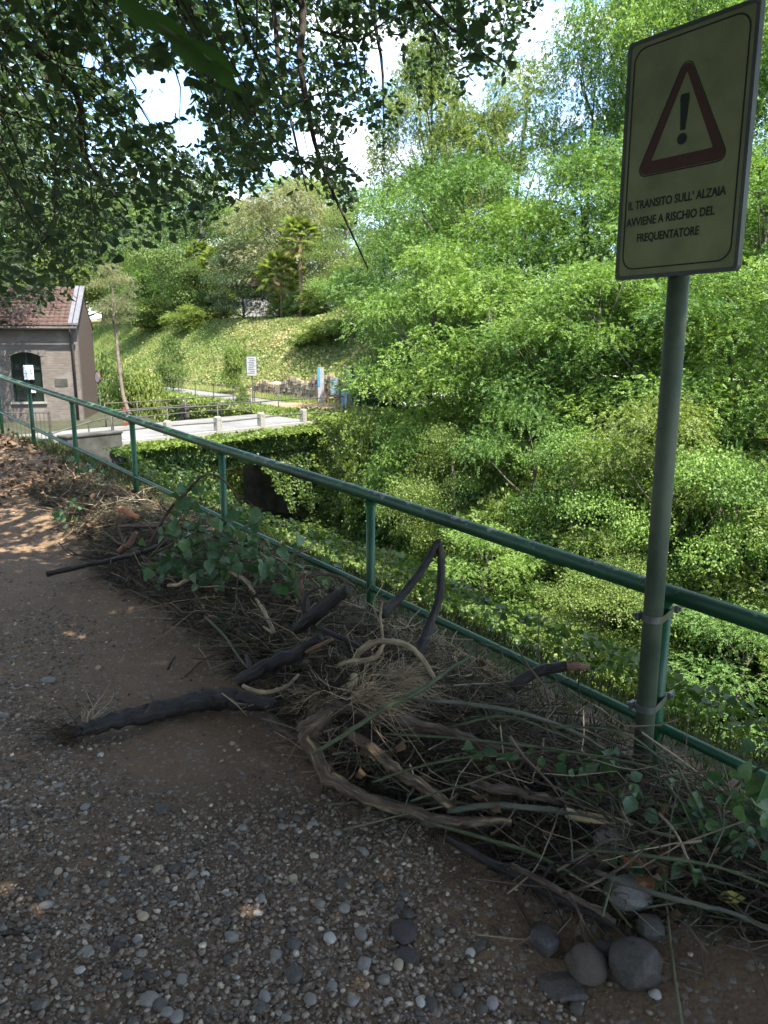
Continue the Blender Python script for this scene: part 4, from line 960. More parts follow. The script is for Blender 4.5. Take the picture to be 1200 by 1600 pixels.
for k, (t, ln, wd_) in enumerate(((T0+2.2, .7, .3), (T0-3.4, 2.0, .5), (T0-2.2, 1.5, .5), (T0-1.1, 2.3, .5), (T0+2.75, 1.7, .35), (BL+.6, 2.6, .6), (BL+1.6, 3.0, .7), (T0+3.4, 2.6, .45), (T0+4.0, 2.1, .4), (T0+4.6, 2.8, .4), (T0+5.2, 2.4, .4), (T1-.2, 3.2, .5))):
    def f(n, r, t=t, ln=ln, wd_=wd_):
        z = ROAD_Z-1.2-r.random(n)**.9*ln; u = (z-(ROAD_Z-1.2))/-ln; tt = t+r.normal(0, 1, n)*wd_*.5*(1-.65*u)+.12*np.sin(u*6+t)
        o = -.15-.15*r.random(n); return np.stack([BA[0]+BD[0]*tt+BN[0]*o, BA[1]+BD[1]*tt+BN[1]*o, z], -1), np.tile(np.array([-BN[0], -BN[1], .1]), (n, 1))
    o = carpet('hanging_ivy', f, 900, .11, M['ivy'], None, cr_, .12, 2, rn0=.55); del o['kind']
    tag(o, 'strand of ivy hanging down the face of the bridge', 'ivy', 'ivy strands hanging down the bridge face')

# grass on the hill and the verges: one blade per triangle
def blades(name, f, n, h, mat, label, r, tone):
    P, Nn = f(n, r); hh = h*r.uniform(.5, 1.3, (n, 1)); lean = r.normal(size=(n, 3))*.45; lean[:, 2] = 0; a = r.uniform(0, 6.28, n)
    Sd = np.stack([np.cos(a), np.sin(a), np.zeros(n)], -1)*hh*.09; tip = P+np.array([0, 0, 1.])*hh+lean*hh
    V = np.stack([P-Sd, P+Sd, tip], 1).reshape(-1, 3); F = np.arange(3*n).reshape(-1, 3)
    return tag(link(name, mesh_np(name, V, F, mat, False, np.clip(tone(P)+.13*r.normal(size=n), 0, 1))), label, kind='stuff')
M['grass'] = m_leaf('hill_grass', [(.07, .13, .035), (.14, .2, .05), (.25, .25, .1), (.42, .35, .21)], .3, .7, nscale=.3)
M['weedleaf'] = m_leaf('hill_weed_leaves', [(.06, .11, .03), (.11, .17, .045), (.17, .22, .07), (.3, .27, .14), (.4, .33, .2)], .35, .6, nscale=.22)
M['straw'] = m_leaf('dry_stems', [(.03, .02, .013), (.06, .045, .028), (.12, .095, .055), (.2, .16, .09)], .1, .8, nscale=3)
gr = np.random.default_rng(9)
M['weeds'] = m_leaf('low_bank_weeds', [(.04, .035, .018), (.06, .07, .022), (.08, .11, .03), (.14, .16, .045)], .25, .7, nscale=1.5)
tonef = lambda P: .42+1.1*fbm(P[:, 0]*.22, P[:, 1]*.22+P[:, 2]*.3, 4, 51)
blades('hill_grass', on_ground(30, 115, 23.7, 36), 120000, .34, M['grass'], 'long green and straw coloured grass on the hillside', gr, tonef)
blades('verge_grass', on_ground(31, 75, 21.1, 23.6), 16000, .22, M['grass'], 'short grass beside the footpath', gr, tonef)
blades('verge_grass', on_ground(30, 75, VR+.1, 18.5), 14000, .25, M['grass'], 'grass along the canal edge beyond the bridge', gr, lambda P: np.full(len(P), .25))
blades('bank_grass', on_ground(-4, 12, .1, 1.6), 30000, .06, M['weeds'], 'short grass just outside the railing', gr, lambda P: .3+.6*fbm(P[:, 0]*1.5, P[:, 1]*1.5, 3, 4))
blades('bank_grass', on_ground(12, 26, -2, 3), 9000, .16, M['weeds'], 'grass on the slope at the end of the towpath', gr, tonef)

carpet('hill_weeds', on_ground(30, 85, 23.7, 33), 42000, .16, M['weedleaf'], 'leafy weeds and brambles in patches on the hillside', gr, .55, .5)
# fan palms on the hilltop
M['frond'] = m_leaf('palm_fronds', [(.07, .12, .035), (.12, .175, .05), (.18, .22, .065), (.28, .26, .1)], .4, .45, nscale=.3)
M['palmtrunk'] = m_noise('fibrous_palm_trunk', [(.09, .06, .035), (.17, .12, .07), (.24, .18, .11)], 8, .95, .9, 30, bdist=.05)
def frond_mesh(seed):
    r = np.random.default_rng(seed); V = []; F = []
    mb = MB().tube([(0, 0, 0), (.5, 0, .05), (.95, 0, 0)], [.02, .014, .01], 4)
    V = list(mb.v); F = [f for q in mb.f for f in ([[q[0], q[i], q[i+1]] for i in range(1, len(q)-1)])]
    for k in range(19):
        a = math.radians(-112+224*k/18); l = .62*(1-.25*abs(math.sin(a/2)))*r.uniform(.9, 1.1); dx, dy = math.cos(a), math.sin(a); b = len(V)
        V += [(.95, 0, 0), (.95+dx*l*.5-dy*.035, dy*l*.5+dx*.035, .04), (.95+dx*l, dy*l, -.12-.12*r.random()), (.95+dx*l*.5+dy*.035, dy*l*.5-dx*.035, .0)]
        F += [[b, b+3, b+2], [b, b+2, b+1]]
    return mesh_np('frond', V, F, M['frond'], False, np.full(len(F), r.uniform(.2, .8)))
FR = [frond_mesh(s) for s in range(4)]; FRD = [frond_mesh(s) for s in (9,)]
for FRm in FRD: FRm.attributes['rnd'].data.foreach_set('value', np.full(len(FRm.polygons), .98, np.float32))
for px, d, t, sc, lb_ in ((470, 58, 352, 1.25, 'tallest fan palm on the hilltop with yellowing fronds'), (343, 62, 392, 1.4, 'fan palm among the trees left of the white house'), (316, 66, 380, 1.1, 'fan palm behind the low bush on the hilltop'), (440, 59, 405, 1.4, 'shorter fan palm in front of the tallest one with drooping dry fronds')):
    d = on_crest(px, d, 30.2); p = W(px, 480, d); z0 = float(zground(*toSV(p[0], p[1]))); h = W(px, t+22, d)[2]-z0
    e = empty('fan_palm', lb_, 'palm', (p[0], p[1], z0))
    MB().tube([(0, 0, -.2), (.05, 0, h*.5), (0, .04, h)], [.16, .14, .2], 9, .15).obj('trunk', M['palmtrunk'], e, True)
    r = np.random.default_rng(int(px))
    for k in range(46):
        f = link('frond', FRD[0] if k > 39 else FR[k % 4], e); el = (1.35-k*.046); az = k*2.4+r.uniform(-.3, .3)
        f.location = (0, 0, h-.02*k*.5); f.rotation_euler = (r.uniform(-.3, .3), -el, az); f.scale = (sc*r.uniform(.85, 1.1),)*3

# ------------------------------------------------------------------ trees shading the towpath
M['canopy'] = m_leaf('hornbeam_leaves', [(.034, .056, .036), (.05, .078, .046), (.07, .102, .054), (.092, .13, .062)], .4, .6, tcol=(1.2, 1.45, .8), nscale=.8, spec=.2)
M['twig'] = m_noise('dark_bark', [(.02, .017, .014), (.045, .038, .03), (.07, .06, .05)], 9, .95, .6, 30, stretch=(2, 2, .7))
EDGE = np.array([(-400, 520), (0, 478), (60, 470), (110, 455), (160, 400), (205, 375), (250, 372), (290, 368), (330, 340), (380, 308), (430, 282), (470, 290), (520, 320), (545, 335), (562, 300), (580, 250), (600, 240), (640, 165), (700, 150), (770, 120), (800, 100), (818, 50), (845, 5), (880, -60), (1300, -300)], float)
HOLES = ((266, 142, 46, 34), (236, 180, 34, 20), (222, 125, 24, 18), (600, 95, 26, 40), (476, 222, 26, 20), (562, 232, 26, 36), (650, 65, 22, 18), (300, 205, 24, 20), (140, 95, 16, 14), (440, 265, 20, 14))
def canopy_ok(P, r, margin=0):
    px, py, d = proj(P)
    inf = (d > .4) & (px > -60) & (px < 1260) & (py > -60) & (py < 1700)
    e = np.interp(px, EDGE[:, 0], EDGE[:, 1])+r.normal(0, 16, len(P))
    hole = np.zeros(len(P), bool)
    for hx, hy, a, b in HOLES: hole |= ((px-hx)/a)**2+((py-hy)/b)**2 < 1+r.normal(0, .38, len(P))
    front = d > .2
    gq = P-np.array(SUN)*((P[:, 2]-.25)/SUN.z)[:, None]; gs, gv = toSV(gq[:, 0], gq[:, 1]); lit = (gs > 4.6) & (gs < 11) & (gv < -.1) & (gv > -5) & (vnoise(gq[:, 0]*2.1, gq[:, 1]*2.1, 91) > .46)  # leaves left out up-sun, shaped to let dapples onto the far path
    ok = np.where(front & (px > -700) & (px < 1900), (py < e-margin) & ~(inf & hole), True)
    return ok & ~(front & inf & (d < 2.6)) & ~(lit & ~inf)
def shade_tree(name, label, base, fork, tips, ntwig, box, leaf, r, nleaf=14, tl=.6, gap=.47, single=0, inbox=None):
    e = empty(name, label, 'tree', (base[0], base[1], base[2]))
    mb = MB().tube(spline([base, (np.array(base)+fork)/2+np.array([.1, .05, 0]), fork], 4), np.linspace(.2, .13, 9), 10, .06); local(e, mb.obj('trunk', M['bark'], smoothf=True))
    for tp in tips:
        P = spline([fork, np.array(fork)*.55+np.array(tp[0])*.45+np.array([0, 0, .35])]+[np.array(q) for q in tp], 5)
        local(e, MB().tube(P, np.linspace(.045, .005, len(P)), 6, .08).obj('limb', M['twig'], smoothf=True))
    def sample(n0, bx, g0):
        C = np.stack([r.uniform(bx[0], bx[1], n0*4), r.uniform(bx[2], bx[3], n0*4), r.uniform(bx[4], bx[5], n0*4)], -1)
        g = vnoise(C[:, 0]*.9+C[:, 2], C[:, 1]*.9-C[:, 2]*.8, 31)*.6+vnoise(C[:, 0]*2.3-C[:, 2], C[:, 1]*2.3+C[:, 2], 33)*.4
        return C[(g > g0) & canopy_ok(C, r, 10)][:n0]
    C = sample(ntwig, box, gap)
    px, py, d = proj(C); C = C[~((d > 2) & (px > 0) & (px < 950) & (py > 0) & (py < 560)) | (r.random(len(C)) < .75)]
    for n2, bx2, g2, fr_ in inbox or ():
        if bx2 is None:  # unseen twigs added along the sun's path to shade the near ground
            gs_, gu_, h_ = r.uniform(-3.2, 4.4, n2*2), r.uniform(-1.7, 4.6, n2*2), r.uniform(4.3, 6.6, n2*2); gx_, gy_ = SV(gs_, -gu_)
            C2 = np.stack([gx_+SUN.x/SUN.z*h_, gy_+SUN.y/SUN.z*h_, h_], -1); C = np.concatenate([C, C2[canopy_ok(C2, r, 10)][:n2]]); continue
        C2 = sample(n2*3, bx2, g2)
        if fr_: px, py, d = proj(C2); C2 = C2[(d > 2.4) & (px > -80) & (px < 950) & (py > -80) & (py < 560)]
        C = np.concatenate([C, C2[:n2]])
    n = len(C)
    D = nrm(nrm(C-np.array(fork))*.8+.5*r.normal(size=(n, 3))+np.array([0, 0, -.55]))
    l = tl*r.uniform(.6, 1.3, (n, 1)); zz = np.array([0, 0, 1.])
    PT = np.stack([C-D*l*.3+zz*.06, C, C+D*l*.4-zz*.03, C+D*l*.7-zz*.14*l], 1)+r.normal(0, .03, (n, 4, 3))
    tw = MB(); pxt, pyt, dt = proj(C)
    okt = canopy_ok(PT[:, 3], r) & canopy_ok(PT[:, 0], r) & canopy_ok(PT[:, 2], r)
    for i in np.nonzero((r.random(n) < .6) & okt & (dt > 0) & (pxt > -100) & (pxt < 1300) & (pyt > -100) & (pyt < 700))[0]: tw.tube(PT[i], [.006, .005, .0035, .0015], 3, cap=False)
    ti = np.repeat(np.arange(n), nleaf); m_ = len(ti); t = r.uniform(.1, 1, m_)*2.999; j = t.astype(int); fr = (t-j)[:, None]
    q = PT[ti, j]*(1-fr)+PT[ti, j+1]*fr; sd = np.where(np.arange(m_) % 2, 1., -1.)[:, None]
    hz = nrm(np.cross(D[ti], zz)+1e-3); A = nrm(hz*sd*.8+D[ti]*.6+.35*r.normal(size=(m_, 3))-zz*.25)*leaf[0]*r.uniform(.6, 1.25, (m_, 1))
    B = q+r.normal(0, .02, (m_, 3)); Wv = nrm(np.cross(A, zz+.6*r.normal(size=(m_, 3))))*leaf[1]*r.uniform(.7, 1.15, (m_, 1))
    tn = np.clip(.5+np.repeat(r.normal(0, .12, n), nleaf)+.15*r.normal(size=m_), 0, 1)
    ok = canopy_ok(B+A*.5, r); B, A, Wv, tn = B[ok], A[ok], Wv[ok], tn[ok]
    pq = proj(B); big = ~((pq[2] > 0) & (pq[0] > -300) & (pq[0] < 1500) & (pq[1] > -300)); A = np.where(big[:, None], A*1.8, A); Wv = np.where(big[:, None], Wv*1.8, Wv)  # leaves out of view enlarged to block more sun
    px, py, d = proj(B); inview = (d > 0) & (px > 0) & (px < 1200) & (py > 0) & (py < 700)
    order = np.argsort(np.where(inview, d, 1e6)); one = order[:single] if single else order[:0]; rest = np.setdiff1d(np.arange(len(B)), one)
    near = rest[inview[rest]]; far = rest[~inview[rest]]
    V1, F1 = leaf_geo8(B[near], A[near], Wv[near]); V2_, F2_ = leaf_geo(B[far], A[far], Wv[far])
    V = np.concatenate([V1, V2_]); F = np.concatenate([F1, F2_+len(V1)]); rn = np.concatenate([np.repeat(tn[near], 8), np.repeat(tn[far], 2)])
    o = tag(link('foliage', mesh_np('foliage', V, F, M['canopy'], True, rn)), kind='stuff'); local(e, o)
    if tw.v: local(e, tag(tw.obj('twigs', M['twig']), kind='stuff'))
    protos = []
    for k in range(6):
        v, f = leaf_geo8(np.zeros((1, 3)), np.array([[1., 0, 0]]), np.array([[0, .32+.03*k, 0]]), .3, .25+.05*k); protos.append(mesh_np('leaf', v, f, M['canopy'], True, np.full(8, .25+.1*k)))
    for i in one:
        o = link('leaf', protos[i % 6], e); ax = A[i]; l = np.linalg.norm(ax); x_ = ax/l; y_ = Wv[i]-x_*np.dot(Wv[i], x_); y_ /= np.linalg.norm(y_); z_ = np.cross(x_, y_)
        Mx = Matrix(((x_[0], y_[0], z_[0], B[i][0]-base[0]), (x_[1], y_[1], z_[1], B[i][1]-base[1]), (x_[2], y_[2], z_[2], B[i][2]-base[2]), (0, 0, 0, 1)))
        o.matrix_local = Mx @ Matrix.Scale(l, 4)
    return e
tr_ = np.random.default_rng(21)
b1 = (-3.9, 1.6, .15)
tips = [[W(40, 20, 4.2), W(75, 140, 4.4)], [W(430, -60, 4.8), W(470, 110, 5.0), W(500, 250, 5.2), W(575, 420, 5.3)], [W(380, -80, 5.5), W(440, 130, 5.8), W(480, 300, 5.9)], [W(560, -120, 5.2), W(680, 20, 5.6), W(790, 110, 5.9)],
        [W(250, -40, 5), W(330, 120, 5.5), W(400, 280, 5.8)], [(-1.5, -2, 4.6), (1.5, -3.5, 4.8)], [(-.5, 0.5, 5.0), (2.6, .8, 5.3)], [(-4, -2.5, 4.8), (-4, -5, 5)], [W(90, 110, 4.8), W(130, 240, 5.2), W(200, 330, 5.5)], [W(520, -100, 6), W(590, 60, 6.3), W(600, 200, 6.5)]]
tips = [[np.array(q) for q in t_] for t_ in tips]
shade_tree('shade_tree', 'dark leafy tree overhanging the towpath with drooping twigs across the upper left', b1, np.array([-3.3, 1.9, 3.4]), tips, 8500, (-6.5, 4.4, -6.0, 7.5, 2.9, 6.5), (.058, .0195), tr_, 16, .6, .33, 300, ((1500, (-5.5, 3.2, 2.6, 8.5, 1.8, 6.0), .4, True), (1200, (-3.4, 6.4, -6.5, 1.6, 3.8, 6.6), .2, False), (6200, None, 0, False)))  # the unframed twig sets are added overhead to shade the path
b2 = (-9.5, 7.5, 1.2)
tips = [[W(20, 330, 9), W(100, 430, 9.5)], [W(-40, 250, 9.5), W(60, 380, 10)], [W(150, 220, 9.5), W(215, 340, 10)], [(-7, 6, 6.5), (-4.5, 5, 7)], [(-10, 10, 6), (-9, 13, 6.5)]]
shade_tree('shade_tree', 'leafy tree hanging over the far left of the towpath before the tiled roof', b2, np.array([-8.6, 8, 3.8]), [[np.array(q) for q in t_] for t_ in tips], 2600, (-11.5, -1.0, 5.5, 14.5, 2.2, 7.5), (.1, .034), tr_, 14, .75, .38)
plant('roadside_tree', BRO[3], -28, 33, 140, 300, 'broad leafy tree shading the front of the brick building', 'tree', M['broad'], z=-1.6)
plant('roadside_tree', BRO[3], -190, 25, 90, 380, 'broad leafy tree at the far left of the towpath end', 'tree', M['broad'], z=-1.6)

# ================================================================== flood debris on the towpath
dr = np.random.default_rng(77)
M['wetwood'] = m_noise('wet_black_driftwood', [(.008, .006, .005), (.018, .0135, .011), (.048, .034, .026)], 60, .6, 1.0, 160, spec=.5, coord='bark', bdist=.008)
M['barkb'] = m_noise('brown_branch_bark', [(.038, .025, .018), (.075, .052, .037), (.125, .09, .065), (.2, .155, .11)], 90, .8, 1.0, 200, bdist=.006, coord='bark')
M['barky'] = m_noise('peeled_yellowish_branch', [(.05, .033, .022), (.1, .068, .045), (.15, .105, .07), (.34, .25, .12)], 60, .75, .9, 190, pos=[.32, .46, .56, .64], bdist=.005, coord='bark')
M['paleroot'] = m_noise('pale_root', [(.17, .12, .07), (.31, .235, .145), (.44, .35, .23)], 90, .75, .7, 220, bdist=.004, coord='bark')
M['green_stem'] = m_noise('green_stem', [(.045, .055, .028), (.075, .09, .042), (.12, .125, .065)], 14, .6, .3, 50, bdist=.003)
M['greystem'] = m_noise('grey_green_stem', [(.06, .065, .045), (.11, .11, .08), (.16, .15, .11)], 12, .7, .3, 50, bdist=.003)
M['splinter'] = m_noise('fresh_splintered_wood', [(.36, .26, .14), (.5, .38, .22), (.58, .46, .28)], 12, .7, .6, 60, stretch=(1, 1, 1), bdist=.004)
M['redwood'] = m_noise('reddish_broken_wood', [(.11, .055, .038), (.2, .105, .07), (.28, .17, .115)], 14, .75, .6, 50, bdist=.005)
M['orange'] = m_noise('orange_brick', [(.32, .13, .06), (.45, .2, .1), (.3, .15, .09)], 12, .85, .5, 40, bdist=.006)

def gpath(pp, h, n=5):
    """pp: photo points; h: height over the ground (one number or one per point)"""
    hh = [h]*len(pp) if np.isscalar(h) else list(h)
    return spline([G(x, y, q) for (x, y), q in zip(pp, hh)], n)
def branch(name, label, cat, pp, h, px_w, mat, n=5, group=None, taper=.55, sides=10, wob=.22, twigs=0, knots=True):
    P = gpath(pp, h, n); d = proj(P)[2]; ws_ = [px_w]*2 if np.isscalar(px_w) else px_w
    if mat in (M['green_stem'], M['greystem']): ws_ = [q*.78 for q in ws_]
    r = np.interp(np.linspace(0, 1, len(P)), np.linspace(0, 1, len(ws_)), ws_)/2/F_PX*d.mean()
    if np.isscalar(px_w): r = r*np.linspace(1, taper, len(P))
    base = P[0].copy(); e = empty(name, label, cat, tuple(base), 0, group)
    seed = int(abs(P[0][0]*1e4)) % 9999
    local(e, MB().tube(P+dr.normal(0, r.mean()*.12, P.shape), r, sides, wob, seed=seed).obj('stem', mat, smoothf=True))
    for k in range(twigs):
        i = int(dr.integers(1, len(P)-1)); dv = nrm(P[i]-P[i-1]+.9*dr.normal(size=3)*np.array([1, 1, .5])*np.linalg.norm(P[i]-P[i-1])); l = dr.uniform(.08, .25)
        Q = spline([P[i], P[i]+dv*l*.5+dr.normal(0, .02, 3), P[i]+dv*l+np.array([0, 0, -.02])+dr.normal(0, .03, 3)], 4)
        local(e, MB().tube(Q, np.linspace(r[i]*.5, .0012, len(Q)), 5).obj('twig', mat, smoothf=True))
    return e, P, r
def fibres(parent, P0, n, length, mat, spread=1.0, dirv=(0, 0, 0), name='root_fibres', rad=.0015, seed=1, sag=-.1):
    r = np.random.default_rng(seed); mb = MB()
    for k in range(n):
        d = nrm(r.normal(size=3)*spread*np.array([1, 1, .6])+np.array(dirv)); l = length*r.uniform(.35, 1.15); p = P0+r.normal(0, .02, 3)*spread
        Q = [p+d*l*t+r.normal(0, .12*l, 3)*t+np.array([0, 0, sag*l*t*t]) for t in (0, .35, .7, 1)]
        mb.tube(spline(Q, 2), np.linspace(rad, rad*.4, 7), 3, cap=False)
    o = mb.obj(name, mat); o['kind'] = 'stuff'; local(parent, o); return o

# the black log across the path
lg, P, r_ = branch('driftwood_log', 'long black waterlogged log lying across the muddy path', 'log', [(118, 1146), (150, 1133), (200, 1121), (250, 1110), (290, 1101), (340, 1092), (385, 1096), (435, 1103)], [.03, .035, .035, .04, .05, .06, .07, .09], [15, 24, 27, 29, 31, 31, 27, 22], M['wetwood'], 6, sides=14, wob=.2)
fibres(lg, P[0], 70, .22, M['straw'], .9, (-1.6, -.3, -.2), seed=3); fibres(lg, P[0]+np.array([.02, .05, 0]), 14, .3, M['paleroot'], .5, (.1, 1.6, .1), 'rootlet', .003, 4)
for pp, hh, w_ in (([(225, 1117), (238, 1098), (236, 1086)], [.05, .1, .12], 4), ([(360, 1092), (372, 1100), (388, 1102)], [.09, .1, .1], 5), ([(315, 1076), (330, 1078), (345, 1082)], .05, 7)):
    Q = gpath(pp, hh, 4); local(lg, MB().tube(Q, w_/2/F_PX*3.2, 6).obj('twig', M['barkb'], smoothf=True))

